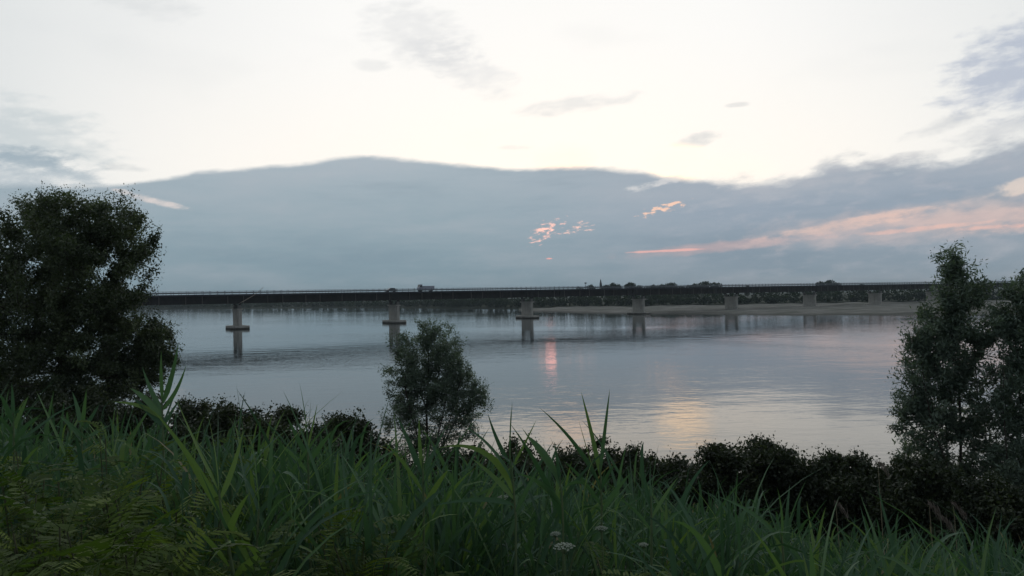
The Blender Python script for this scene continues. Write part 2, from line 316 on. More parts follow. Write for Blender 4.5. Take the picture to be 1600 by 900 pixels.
# ------------------------------------------------------------------ terrain, river
def bank_h(x, y):
    """height of the near bank: levee crest behind, falling to the river"""
    x = np.asarray(x, float); y = np.asarray(y, float)
    xs = np.clip(x, -60, 60) + 0.5 * (x - np.clip(x, -60, 60))
    s = 0.95 * y + 0.25 * xs - 2.0
    h = CAM_H - 1.70 - 0.27 * np.maximum(s, 0)
    h = np.where(s > 29.5, CAM_H - 1.70 - 0.27 * 29.5 - 0.10 * (s - 29.5), h)
    h = np.maximum(h, -4.0)
    h = np.where(s < -6, h - 0.22 * np.minimum(-6 - s, 26), h)
    n = 0.10 * np.sin(x * 0.9 + 1.3 * np.sin(y * 0.37)) + 0.08 * np.sin(y * 1.1 + x * 0.45) + 0.05 * np.sin(2.3 * x - 1.7 * y)
    return h + n
def gridmesh(name, xs, ys, hf, mat):
    X, Y = np.meshgrid(xs, ys); v = np.stack([X, Y, hf(X, Y)], -1).reshape(-1, 3)
    nx, ny = len(xs), len(ys); i = np.arange(nx * ny).reshape(ny, nx)
    f = np.stack([i[:-1, :-1], i[:-1, 1:], i[1:, 1:], i[1:, :-1]], -1).reshape(-1, 4)
    return mesh_np(name, v, f, mat, smooth=True)
gx_ = np.concatenate([-np.geomspace(2500, 32, 24), np.linspace(-30, 30, 81), np.geomspace(32, 2500, 24)])
gy_ = np.concatenate([-np.geomspace(2500, 12, 20), np.linspace(-10, 50, 81), np.geomspace(53, 700, 16)])
g = link('ground', gridmesh('ground', gx_, gy_, bank_h, M['soil'])); tag(g, 'dark grassy slope of the levee running down to the river', 'ground', kind='structure')

wv = [(-4000, -300, 0), (4000, -300, 0), (4000, 5000, 0), (-4000, 5000, 0)]
o = link('river', mesh_np('river', wv, np.array([(0, 1, 2, 3)]), M['water'])); tag(o, 'wide calm river reflecting the evening sky', 'water', kind='structure')

def line_at(pl, t):                                  # polyline by parameter 0..1
    pl = np.asarray(pl, float); d = np.concatenate([[0], np.cumsum(np.linalg.norm(np.diff(pl, axis=0), axis=1))]); d /= d[-1]
    return np.stack([np.interp(t, d, pl[:, 0]), np.interp(t, d, pl[:, 1])], -1)
FAR = [(-1500, 1700), (-900, 1330), (-453, 1029), (-207, 863), (-75, 700), (-5, 590), (82, 535), (165, 527), (230, 520), (320, 500), (480, 440), (800, 300), (2000, 100)]
ns = 160; T = np.linspace(0, 1, ns); sh = line_at(FAR, T)
nrm = np.gradient(sh, axis=0); nrm = unit(np.stack([-nrm[:, 1], nrm[:, 0]], -1))
nrm = np.where(nrm[:, 1:2] < 0, -nrm, nrm)
offs = [-8, 0, 4, 40, 200, 900, 4000]; hz = [-2.0, 0.05, 1.2, 1.8, 2.2, 2.5, 2.5]
v = []; 
for k, (d_, h_) in enumerate(zip(offs, hz)):
    w = sh + nrm * d_ + (rng.normal(0, 1.5, sh.shape) if k < 3 else 0)
    if d_ >= 900: w = np.stack([sh[:, 0] * (1 + d_ / 2500), sh[:, 1] + d_], -1)
    v.append(np.concatenate([w, np.full((ns, 1), h_)], 1))
v = np.concatenate(v); i = np.arange(len(offs) * ns).reshape(len(offs), ns)
f = np.stack([i[:-1, :-1], i[:-1, 1:], i[1:, 1:], i[1:, :-1]], -1).reshape(-1, 4)
o = link('far_bank', mesh_np('far_bank', v, f, M['far_soil'], smooth=True)); tag(o, 'low flat land of the opposite river bank', 'ground', kind='structure')

# sandbar reaching out below the bridge on the right
edge = [(4, 520), (10, 480), (22, 448), (40, 395), (58, 366), (89, 327), (111, 301), (143, 285), (172, 268), (260, 220), (420, 170)]
back = [(6, 530), (30, 545), (64, 550), (90, 540), (120, 532), (160, 528), (190, 524), (215, 522), (240, 518), (320, 500), (470, 442)]
ns = 120; T = np.linspace(0, 1, ns); e_ = line_at(edge, T); b_ = line_at(back, T)
e_ = e_ + np.stack([0.0 * T, 4.0 * np.sin(T * 61) + 2.5 * np.sin(T * 143 + 1) + rng.normal(0, 0.8, ns)], -1)
rows = []; ks = [-0.06, 0.0, 0.03, 0.07, 0.13, 0.22, 0.34, 0.48, 0.64, 0.8, 0.95, 1.1]
for k in ks:
    p = e_ + (b_ - e_) * k
    z = -0.6 if k < 0 else (0.03 + 0.75 * min(1, k * 5) + 0.35 * np.sin(p[:, 0] * 0.11 + 9 * k) * min(1, k * 4) + 0.22 * np.sin(p[:, 0] * 0.35 + p[:, 1] * 0.2))
    if k == 0: z = 0.04
    rows.append(np.stack([p[:, 0], p[:, 1], np.zeros(ns) + z], -1))
v = np.concatenate(rows); i = np.arange(len(ks) * ns).reshape(len(ks), ns)
f = np.stack([i[:-1, :-1], i[:-1, 1:], i[1:, 1:], i[1:, :-1]], -1).reshape(-1, 4)
o = link('sandbar', mesh_np('sandbar', v, f, M['sand'], smooth=True)); tag(o, 'pale flat sandbar at the foot of the bridge piers', 'sandbar', kind='structure')

# ------------------------------------------------------------------ bridge
P0 = Vector((-94.257, 272.578, 0)); DV = Vector((50.34, 30.516, 0)); SPAN = DV.length; DIR = DV.normalized()
NRM = Vector((-DIR.y, DIR.x, 0))                     # away from the camera
ZB, ZT = 8.77, 11.97
HALF = 4.2                                           # centre line to near girder face
C0 = P0 + NRM * HALF
bridge = thing('bridge', 'long dark steel girder bridge on concrete piers crossing the whole river', 'bridge', (C0.x, C0.y, 0), math.atan2(DIR.y, DIR.x))
# local x runs along the bridge, local y away from the camera
def along(px, py=470):
    d = ray(px, py); k = d.x / d.y; return (k * C0.y - C0.x) / (DIR.x - k * DIR.y)
XL, XR = -300.0, 640.0
MB().box(XL, XR, -5.6, 5.6, ZT - 0.42, ZT - 0.12).build('deck_slab', M['deck'], bridge)
MB().box(XL, XR, -4.6, 4.6, ZT - 0.12, ZT - 0.06).build('roadway', M['asphalt'], bridge)
for s in (-1, 1):
    MB().box(XL, XR, s * 5.35 - 0.3, s * 5.35 + 0.3, ZT - 0.62, ZT).build('edge_beam', M['deck'], bridge)
    gm = MB().box(XL, XR, s * 4.1 - 0.03, s * 4.1 + 0.03, ZB + 0.05, ZT - 0.425)
    gm.box(XL, XR, s * 4.1 - 0.35, s * 4.1 + 0.35, ZB, ZB + 0.05)
    girder = gm.build('girder', M['steel'], bridge)
    if s < 0:
        pitch = SPAN / 4.4; n0 = int(-260 / pitch)
        sm = MB().box(-0.10, 0.10, -0.20, -0.031, ZB + 0.052, ZT - 0.63).mesh('stiffener', M['steel_pale'])
        sd_ = MB().box(-0.06, 0.06, -0.16, -0.031, ZB + 0.052, ZT - 0.63).mesh('stiffener', M['steel'])
        x_ref = along(245.4)
        for k in range(-18, 46):
            for off, mm in ((0.0, sm), (8.2, sm), (4.1, sd_), (10.9, sd_)):
                x = x_ref + k * pitch + off
                if XL < x < XR - 80 and x > -90: link('stiffener', mm, girder, loc=(x, -4.1, 0))
# railings: handrail, mid rails and crash barrier; the posts are under two pixels apart
for s in (-1, 1):
    rm = MB(); y = s * 5.45
    for z in (0.45, 0.8, 1.12): rm.box(XL, XR, y - 0.03, y + 0.03, ZT + z - 0.025, ZT + z + 0.025)
    r_ = rm.build('railing', M['rail'], bridge)
    pm = MB(); x = XL + 1
    while x < XR - 1: pm.box(x - 0.07, x + 0.07, y - 0.05, y + 0.05, ZT, ZT + 1.22); x += 2.4
    o = pm.build('railing_posts', M['rail'], r_); o['kind'] = 'stuff'
    br = MB().box(XL, XR, s * 4.75 - 0.04, s * 4.75 + 0.04, ZT + 0.40, ZT + 0.72)
    b_o = br.build('crash_barrier', M['rail'], bridge)
pier_px = [370.5, 615.5, 823.5, 997.5, 1142.5, 1265, 1367.5, 1458]
pier_x = [along(p) for p in pier_px]
d_l = pier_x[1] - pier_x[0]; pier_x = [pier_x[0] - 58.9 * 3, pier_x[0] - 58.9 * 2, pier_x[0] - 58.9] + pier_x + [pier_x[-1] + 58.9, pier_x[-1] + 58.9 * 2, pier_x[-1] + 58.9 * 3]
shaft = MB().prism([(-0.75, -3.5), (-0.35, -4.0), (0.35, -4.0), (0.75, -3.5), (0.75, 3.5), (0.35, 4.0), (-0.35, 4.0), (-0.75, 3.5)], -2.0, 6.6).mesh('shaft', M['concrete'])
capm = MB().box(-0.95, 0.95, -4.3, 4.3, 6.6, 7.0).mesh('cap', M['concrete'])
ped = MB().prism([(-0.55, -0.7), (0.55, -0.7), (0.55, 0.7), (-0.55, 0.7)], 7.0, 8.25, 0.85).mesh('pedestal', M['concrete_gap_shade'])
bear = MB().box(-0.35, 0.35, -0.35, 0.35, 8.25, ZB - 0.004).mesh('bearing', M['steel'])
xbeam = MB().box(-0.15, 0.15, -4.06, 4.06, ZB + 0.2, ZT - 0.6).mesh('cross_beam', M['steel'])
foot = MB().prism([(-2.0, -6.0), (2.0, -6.0), (3.1, -4.4), (3.1, 4.4), (2.0, 6.0), (-2.0, 6.0), (-3.1, 4.4), (-3.1, -4.4)], -1.0, 1.45).mesh('footing', M['concrete'])
for k, x in enumerate(pier_x):
    p = link('pier', shaft, bridge, loc=(x, 0, 0))
    link('cap', capm, p)
    for s in (-1, 1):
        link('pedestal', ped, p, loc=(0, s * 3.3, 0)); link('bearing', bear, p, loc=(0, s * 4.05, 0))
    link('cross_beam', xbeam, p)
    link('footing', foot, p, loc=(0, 0, -0.35 if k < 6 else -0.6))
# slanting pole fixed to a pier head
q0, q1 = at(378, 472, 271.0), at(411.5, 449, 271.0)
lp = MB(); a = Vector((0, 0, 0)); b = q1 - q0; mid = b * 0.5 + Vector((0.35, 0, -0.25))
lp.tube(a, mid, 0.16, 0.11); lp.tube(mid, b, 0.11, 0.05)
lp.tube(a, a + NRM * 3.2 + Vector((-0.6, 0, -0.6)), 0.10, 0.10)
o = lp.build('leaning_pole', M['pole'], loc=q0); tag(o, 'thin pale pole leaning up past the deck from the bridge pier nearest the big tree', 'pole')

# small lorry on the deck
lx = along(662, 453); wheel = MB()
def wheel_mesh(r, w):
    b = MB(); n = 14
    b.prism_y([(r * math.cos(2 * math.pi * i / n), r * math.sin(2 * math.pi * i / n)) for i in range(n)], -w / 2, w / 2); return b.mesh('wheel', M['tyre'])
lpos = C0 + DIR * lx + NRM * -1.9
lorry = thing('lorry', 'small grey box lorry driving along the bridge deck', 'lorry', (lpos.x, lpos.y, ZT - 0.06), math.atan2(DIR.y, DIR.x))
MB().box(-1.75, 3.3, -1.1, 1.1, 0.75, 2.15, 0.05).build('cargo_box', M['truck_box'], lorry)
MB().box(-3.2, 3.2, -0.55, 0.55, 0.50, 0.745).build('chassis', M['steel'], lorry)
for s in (-1, 1): MB().box(-1.6, 1.55, s * 1.0 - 0.04, s * 1.0 + 0.04, 0.30, 0.745).build('side_skirt', M['truck_box'], lorry)
cb = MB().prism_y([(-3.25, 0.55), (-1.85, 0.55), (-1.85, 2.75), (-2.75, 2.75), (-3.05, 1.75), (-3.25, 1.6)], -1.05, 1.05).build('cab', M['truck_cab'], lorry)
MB().prism_y([(-2.85, 1.7), (-2.1, 1.7), (-2.1, 2.4), (-2.68, 2.4)], -1.065, -1.052).build('side_window', M['glass'], cb)
MB().add([(-3.06, -0.9, 1.8), (-3.06, 0.9, 1.8), (-2.84, 0.9, 2.6), (-2.84, -0.9, 2.6)], [(0, 1, 2, 3)]).build('windscreen', M['glass'], cb)
wm = wheel_mesh(0.42, 0.28)
for x in (-2.45, 2.1):
    for y in (-0.9, 0.9): link('wheel', wm, lorry, loc=(x, y, 0.42))
cx = along(607.5, 452); cpos = C0 + DIR * cx + NRM * -1.9
car = thing('car', 'small dark car crossing the bridge behind the railing', 'car', (cpos.x, cpos.y, ZT - 0.06), math.atan2(DIR.y, DIR.x))
MB().prism_y([(-2.0, 0.3), (2.0, 0.3), (2.05, 0.75), (1.9, 0.92), (-1.1, 0.95), (-1.95, 0.8)], -0.85, 0.85).build('body', M['car'], car)
cab_ = MB().prism_y([(-1.1, 0.955), (1.85, 0.955), (1.35, 1.5), (-0.35, 1.52)], -0.72, 0.72).build('cabin', M['car'], car)
for s in (-1, 1): MB().prism_y([(-0.85, 1.0), (1.6, 1.0), (1.25, 1.42), (-0.28, 1.44)], s * 0.735 - 0.01, s * 0.735 + 0.01).build('side_window', M['glass'], cab_)
wm2 = wheel_mesh(0.31, 0.2)
for x in (-1.3, 1.35):
    for y in (-0.78, 0.78): link('wheel', wm2, car, loc=(x, y, 0.31))

# ------------------------------------------------------------------ leaves and trees
def leaves_np(c, axis, L, Wd, rg, flat=0.0):
    """one folded leaf (two triangles along the midrib... a rhombus quad) per centre"""
    n = len(c); axis = unit(axis); r = rg.normal(size=(n, 3)); r[:, 2] += flat * 2
    side = unit(np.cross(axis, r)); L = L * rg.uniform(0.65, 1.3, (n, 1)); Wd = Wd * rg.uniform(0.7, 1.25, (n, 1))
    a = c - axis * L * 0.5; b = c + axis * L * 0.5; m = c - axis * L * 0.08
    v = np.stack([a, m + side * Wd * 0.5, b, m - side * Wd * 0.5], 1).reshape(-1, 3)
    return v, np.arange(4 * n).reshape(n, 4)
def segs_np(p0, p1, r0, r1, k=5):
    n = len(p0); d = unit(p1 - p0); ref = np.where(np.abs(d[:, 2:3]) > 0.9, np.array([[1., 0, 0]]), np.array([[0, 0, 1.]]))
    a = unit(np.cross(d, ref)); b = np.cross(d, a); th = np.arange(k) * 2 * np.pi / k
    ring = a[:, None] * np.cos(th)[None, :, None] + b[:, None] * np.sin(th)[None, :, None]
    v = np.concatenate([p0[:, None] + ring * r0[:, None, None], p1[:, None] + ring * r1[:, None, None]], 1).reshape(-1, 3)
    o_ = (np.arange(n) * 2 * k)[:, None]; i = np.arange(k)[None]; j = (i + 1) % k
    f = np.stack([o_ + i, o_ + j, o_ + k + j, o_ + k + i], -1).reshape(-1, 4); return v, f
def skeleton(trunk, pts, step=0.5, r_tip=0.006, expo=2.3, up=0.25, extra=()):
    """joins cluster points to the nearest branch, thickening towards the trunk"""
    P = [np.array(p, float) for p in trunk]; par = [-1] + list(range(len(trunk) - 1))
    cost = [0.0]
    for k in range(1, len(P)): cost.append(cost[-1] + np.linalg.norm(P[k] - P[k - 1]))
    for st in extra:
        prev = 0
        for q in st:
            P.append(np.array(q, float)); par.append(prev); cost.append(cost[prev] + np.linalg.norm(P[-1] - P[prev])); prev = len(P) - 1
    n_tr = len(P)
    base = P[0]; order = np.argsort(np.linalg.norm(pts - np.array(trunk[len(trunk) // 2]), axis=1)); tips = []
    for q in pts[order]:
        A = np.array(P); d = np.linalg.norm(A - q, axis=1); c = d + 0.28 * np.array(cost) + np.where(A[:, 2] > q[2] + 0.1, 0.7 * (A[:, 2] - q[2]), 0)
        k = int(np.argmin(c)); a = P[k]; n = max(1, int(d[k] / step)); prev = k
        for j in range(1, n + 1):
            t = j / n; p = a + (q - a) * t; p = p + np.array([0, 0, -up * 0.5 * d[k] * t * (1 - t)]) + (rng.normal(0, 0.05, 3) * step * 2 * (j < n))
            cost.append(cost[prev] + np.linalg.norm(p - P[prev])); P.append(p); par.append(prev); prev = len(P) - 1
        tips.append(prev)
    w = np.zeros(len(P)); w[tips] = 1.0
    for k in range(len(P) - 1, 0, -1): w[par[k]] += w[k]
    r = r_tip * np.maximum(w, 1) ** (1 / expo)
    P = np.array(P); par = np.array(par); idx = np.arange(1, len(P)); tips = np.array(tips)
    rp = np.minimum(r[par[idx]], r[idx] * 1.5 + 0.004); rp = np.where(idx < n_tr, r[par[idx]], rp)
    tdir = unit(P[tips] - P[par[tips]])
    return segs_np(P[par[idx]], P[idx], rp, r[idx]), P[tips], tdir
def plant(name, label, cat, base, trunk, lobes, n_clu, per, L, Wd, sig, leaf, seed, group=None, r_tip=0.006, expo=2.3, shell=0.45, droop=0.0, stem='trunk', crown='crown', minz=None, extra=()):
    """lobes: (centre, radii, weight)"""
    rg = np.random.default_rng(seed); wts = np.array([l[2] for l in lobes], float); wts /= wts.sum()
    pts = []
    for (c, r, w_), k in zip(lobes, rg.multinomial(n_clu, wts)):
        u = unit(rg.normal(size=(k, 3))); rad = rg.uniform(0, 1, (k, 1)) ** shell
        pts.append(np.array(c) + u * rad * np.array(r))
    pts = np.concatenate(pts)
    if minz is not None: pts = pts[pts[:, 2] > minz]
    (bv, bf), tips, tdir = skeleton([np.array(p) for p in trunk], pts, r_tip=r_tip, expo=expo, extra=extra)
    base = np.array(base)
    t = thing(name, label, cat, tuple(base), 0, group)
    link(stem, mesh_np(stem, bv - base, bf, M['bark'], smooth=True), t)
    n = len(tips); cnt = rg.integers(int(per * 0.45), int(per * 1.6), n); ci = np.repeat(np.arange(n), cnt)
    s_ = sig * rg.uniform(0.6, 1.35, n)
    along_ = rg.uniform(-2.4, 1.1, len(ci))[:, None] * s_[ci][:, None]
    c = tips[ci] + tdir[ci] * along_ + np.clip(rg.normal(size=(len(ci), 3)), -1.5, 1.5) * (s_[ci] * 0.62)[:, None]
    ax = tdir[ci] * 0.7 + rg.normal(size=(len(ci), 3)) * 0.75; ax[:, 2] -= droop
    k_ = np.where(along_ > 0.15 * s_[ci][:, None], 0.72, 1.22); v, f = leaves_np(c, ax, L * k_, Wd * k_, rg)
    shade = np.clip(rg.normal(0.5, 0.24, n)[ci] + rg.normal(0, 0.13, len(ci)), 0, 1)
    link(crown, mesh_np(crown, v - base, f, leaf, var=shade), t); return t
def lobe(px, py, Y, rx, ry, w=None, depth=0.9, dy=0.0):
    c = at(px, py, Y + dy); k = Y / F_PX; return (tuple(c), (rx * k, (rx + ry) * 0.5 * k * depth, ry * k), w if w else rx * ry)
def gz(x, y): return float(bank_h(x, y))

# the big round tree on the left
YT = 31.0
tb = at(95, 560, YT); tb = Vector((tb.x, tb.y, gz(tb.x, tb.y)))
lo = [lobe(120, 352, YT, 92, 60, dy=-0.5), lobe(60, 358, YT, 70, 50, dy=1), lobe(184, 356, YT, 50, 46), lobe(203, 378, YT, 38, 38, dy=-1), lobe(120, 430, YT, 105, 75, dy=-1.5),
      lobe(20, 420, YT, 90, 90), lobe(172, 478, YT, 52, 50, dy=-0.8), lobe(-90, 420, YT, 110, 100, dy=1), lobe(135, 385, YT, 92, 84, 5000), lobe(90, 530, YT, 110, 70, dy=-1.5), lobe(215, 535, YT, 48, 44, 3000),
      lobe(254, 545, YT, 28, 28, 1400, dy=-0.5), lobe(235, 585, YT, 36, 28, 1400), lobe(-60, 540, YT, 110, 80), lobe(190, 585, YT, 60, 36, 2200), lobe(90, 605, YT, 120, 55, 6500, dy=-1), lobe(-40, 610, YT, 110, 55, 6000), lobe(110, 460, YT, 80, 80, 3000, dy=3)]
lo = [(c_, tuple(q * 1.09 for q in r_), w_) for c_, r_, w_ in lo]
tr = [tb, at(97, 560, YT), at(100, 500, YT), at(108, 430, YT), at(118, 360, YT)]
plant('round_tree', 'large dark round-crowned tree at the left edge in front of the bridge', 'tree', tb, tr, lo, 1150, 185, 0.105, 0.052, 0.27, M['tree_leaf'], 11, shell=0.42, r_tip=0.008)
# the small willow in the middle
YM = 30.0
mb = at(668, 640, YM); mb = Vector((mb.x, mb.y, gz(mb.x, mb.y)))
lo = [lobe(672, 513, YM, 32, 28), lobe(650, 545, YM, 42, 40), lobe(696, 548, YM, 36, 40), lobe(634, 588, YM, 40, 40), lobe(676, 592, YM, 56, 48), lobe(718, 588, YM, 28, 26, 700), lobe(704, 620, YM, 40, 36, 1200),
      lobe(744, 622, YM, 24, 30, 800), lobe(628, 640, YM, 38, 36, 1100), lobe(672, 645, YM, 60, 50, 1900), lobe(735, 660, YM, 34, 34, 800), lobe(665, 695, YM, 75, 40, 1800)]
tr = [mb, at(668, 690, YM), at(666, 640, YM), at(670, 590, YM), at(669, 540, YM), at(674, 505, YM)]
ex = [[at(655, 690, YM - .4), at(640, 640, YM - .5), at(632, 600, YM - .4), at(640, 555, YM - .2)], [at(682, 690, YM - .3), at(694, 640, YM - .6), at(700, 590, YM - .3), at(698, 540, YM)],
      [at(690, 700, YM + .3), at(715, 650, YM), at(738, 615, YM)], [at(690, 700, YM - .5), at(708, 640, YM - .3), at(722, 585, YM - .4)], [at(650, 700, YM), at(625, 670, YM + .4), at(612, 640, YM + .4)]]
plant('young_willow', 'small grey-green willow standing alone in the middle above dark bushes', 'tree', mb, tr, lo, 680, 78, 0.092, 0.031, 0.165, M['willow_leaf'], 5, shell=0.5, r_tip=0.0045, expo=2.5, extra=ex)
# willows on the right
YR = 25.0
b1 = at(1500, 700, YR); b1 = Vector((b1.x, b1.y, gz(b1.x, b1.y)))
lo = [lobe(1492, 415, YR, 26, 32), lobe(1490, 460, YR, 36, 34), lobe(1468, 512, YR, 54, 42), lobe(1515, 520, YR, 48, 50), lobe(1446, 570, YR, 46, 44, 1800), lobe(1500, 590, YR, 55, 48),
      lobe(1424, 635, YR, 30, 26, 700), lobe(1418, 598, YR, 22, 16, 320), lobe(1432, 525, YR, 24, 20, 380), lobe(1412, 668, YR, 18, 14, 240), lobe(1524, 455, YR, 26, 30, 600), lobe(1455, 650, YR, 56, 48, 2300), lobe(1520, 670, YR, 55, 55, 2400), lobe(1445, 710, YR, 48, 40, 1500), lobe(1510, 750, YR, 60, 50, 2000)]
tr = [b1, at(1500, 740, YR), at(1502, 680, YR), at(1498, 600, YR), at(1494, 520, YR), at(1492, 430, YR)]
plant('tall_willow', 'tall willow with a narrow tufted top, left one of the pair at the right edge', 'tree', b1, tr, lo, 500, 72, 0.155, 0.042, 0.19, M['willow_leaf'], 21, shell=0.5, droop=0.1, r_tip=0.0045, expo=2.5,
      extra=[[at(1485, 740, YR - .5), at(1455, 660, YR - .6), at(1440, 570, YR - .4)], [at(1515, 740, YR + .4), at(1530, 650, YR + .3), at(1522, 540, YR + .2)], [at(1480, 730, YR), at(1478, 620, YR + .5), at(1468, 510, YR + .3)]])
YR2 = 24.0
b2 = at(1590, 700, YR2); b2 = Vector((b2.x, b2.y, gz(b2.x, b2.y)))
lo = [lobe(1585, 450, YR2, 30, 26), lobe(1570, 490, YR2, 38, 34), lobe(1610, 520, YR2, 50, 50), lobe(1575, 575, YR2, 38, 48, 1500), lobe(1640, 600, YR2, 70, 70), lobe(1580, 650, YR2, 45, 50, 1700),
      lobe(1575, 730, YR2, 50, 55, 2200), lobe(1650, 720, YR2, 70, 80)]
tr = [b2, at(1592, 740, YR2), at(1594, 660, YR2), at(1592, 570, YR2), at(1588, 470, YR2)]
plant('tall_willow', 'willow cut off by the right edge, the lower and farther right of the pair', 'tree', b2, tr, lo, 470, 72, 0.155, 0.042, 0.19, M['willow_leaf'], 22, shell=0.5, droop=0.1, r_tip=0.0045, expo=2.5,
      extra=[[at(1575, 740, YR2 - .5), at(1568, 640, YR2 - .4), at(1568, 540, YR2 - .2)], [at(1610, 740, YR2 + .4), at(1630, 640, YR2 + .3), at(1640, 560, YR2)]])

# dark bushes along the foot of the slope
BUSH = [  # px, top, half width px, Y, label
    (60, 600, 110, 25, 'dark bush at the foot of the big round tree, farthest left'),
    (140, 588, 80, 27.5, 'dark bush right under the crown of the round tree'),
    (-30, 592, 90, 27, 'dark bush cut off by the left edge under the round tree'),
    (205, 612, 70, 26, 'dark low bush under the lower right branches of the round tree'),
    (300, 622, 60, 25, 'dark bush just right of the round tree, left part of the long mound'),
    (365, 613, 80, 24, 'broad dark bush with a rounded top right of the round tree'),
    (438, 630, 62, 23, 'dark bush sloping down beside the broad rounded one'),
    (490, 660, 45, 24, 'low dark bush in the notch left of the two-knobbed bush'),
    (535, 640, 45, 27, 'dark bush with two knobs left of the small willow'),
    (590, 662, 60, 28, 'dark bush at the left foot of the small willow'),
    (700, 690, 75, 27, 'dark bush directly below the small willow'),
    (800, 690, 75, 27, 'dark bush right of the small willow'),
    (905, 692, 70, 26, 'dark bush behind the tallest reed blades'),
    (985, 696, 50, 25, 'rounded dark bush just right of the tallest reed blades'),
    (1050, 718, 48, 25, 'low dark bush below the yellow glow on the water'),
    (1125, 698, 42, 24, 'dark bush with a spiky top right of the yellow glow'),
    (1190, 690, 40, 24.5, 'highest twin-topped bush in the gap between the willows'),
    (1245, 722, 45, 25, 'low dark bush filling the dip right of the twin-topped bush'),
    (1305, 708, 38, 24, 'small peaked dark bush in the right half of the bush row'),
    (1365, 712, 50, 23, 'dark bush left of the tall willows'),
    (1430, 716, 60, 22, 'dark bush at the foot of the tall willows'),
    (1545, 740, 80, 21, 'dark bush in the bottom right corner below the willows')]
for k, (px, py, hw, Y, lab) in enumerate(BUSH):
    c = at(px, py - (3 if px < 600 else 9), Y); g0 = gz(c.x, c.y); H = c.z - g0; kx = (1.12 if px < 600 else 1.26) * hw * Y / F_PX
    rg = np.random.default_rng(100 + k); lob = []
    for j in range(7):
        a = rg.uniform(-0.75, 0.75); hh = H * (1 - 0.36 * abs(a) ** 1.3 - rg.uniform(0.0, 0.2)); rr = kx * rg.uniform(0.45, 0.7)
        if j == 0: a, hh, rr = rg.uniform(-.2, .2), H * 0.93, kx * 0.33
        lob.append(((c.x + a * kx, Y + rg.uniform(-0.6, 0.6) * kx, g0 + hh - rr * 0.55), (rr, rr, rr * 0.6), rr ** 2))
    lob.append(((c.x, Y, g0 + H * 0.42), (kx * 0.95, kx * 0.8, H * 0.42), kx ** 2 * 2.0))
    b0 = (c.x, Y, g0 - 0.1)
    tr = [b0, (c.x, Y, g0 + H * 0.3), (c.x + 0.1, Y, g0 + H * 0.6)]
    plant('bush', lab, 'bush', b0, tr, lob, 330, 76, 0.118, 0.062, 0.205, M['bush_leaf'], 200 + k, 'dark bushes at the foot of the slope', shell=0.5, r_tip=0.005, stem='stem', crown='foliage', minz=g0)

# ------------------------------------------------------------------ far bank
def far_clump(c, n, rx, rz, L, rg):
    u = unit(rg.normal(size=(n, 3))) * rg.uniform(0.35, 1, (n, 1)) ** 0.5
    p = np.array(c) + u * np.array([rx, rx, rz]); return leaves_np(p, rg.normal(size=(n, 3)), L, L * 0.8, rg)
rg = np.random.default_rng(31)
VV, FF, SH = [], [], []; nv = 0
tt = np.linspace(0.10, 0.86, 620); shp = line_at(FAR, tt)
for k, p in enumerate(shp):
    for row in range(2):
        d = 5 + row * 14 + rg.uniform(-3, 3); x = p[0] + rg.normal(0, 2); y = p[1] + d
        gap = 1.0
        H = rg.uniform(7.5, 10.8) if row else rg.uniform(3.5, 8.5)
        rx = rg.uniform(3.0, 5.0); n = 70 if y < 700 else 45
        v, f = far_clump((x, y, 1.2 + H * 0.5), n, rx, H * 0.5, 1.9, rg)
        VV.append(v); FF.append(f + nv); nv += len(v); SH.append(np.clip(rg.normal(0.45, 0.2) + rg.normal(0, 0.15, n), 0, 1))
o = link('far_woodland', mesh_np('far_woodland', np.concatenate(VV), np.concatenate(FF), M['far_leaf'], var=np.concatenate(SH)))
tag(o, 'dark woodland along the opposite bank seen under the bridge', 'woodland', kind='stuff')
crowns = []
for s in range(4):
    rg = np.random.default_rng(60 + s); VV, FF, SH = [], [], []; nv = 0
    for j in range(9):
        a = rg.uniform(0, 6.28); r = rg.uniform(0, 0.62); z = rg.uniform(0.35, 0.86); rr = rg.uniform(0.2, 0.34) * (1.15 - 0.5 * abs(z - 0.55))
        if j == 0: r, z, rr = 0.1, 0.84, 0.2
        v, f = far_clump((math.cos(a) * r * 0.7, math.sin(a) * r * 0.7, z), 130, rr * 1.1, rr * 0.62, 0.085, rg)
        VV.append(v); FF.append(f + nv); nv += len(v); SH.append(np.clip(rg.normal(0.45, 0.18) + rg.normal(0, 0.15, 130), 0, 1))
    tm = MB().tube((0, 0, 0), (0.01, 0, 0.45), 0.032, 0.022, 7); tm.tube((0.01, 0, 0.45), (0.02, 0.01, 0.8), 0.02, 0.006, 5)
    tm.tube((0.01, 0, 0.4), (0.25, 0.05, 0.66), 0.014, 0.004, 5); tm.tube((0.01, 0, 0.38), (-0.24, -0.04, 0.62), 0.014, 0.004, 5)
    crowns.append((mesh_np('crown', np.concatenate(VV), np.concatenate(FF), M['far_leaf'], var=np.concatenate(SH)), tm.mesh('trunk', M['bark'])))
common = 'distant dark tree showing above the bridge deck, one of the row between tower and clump'
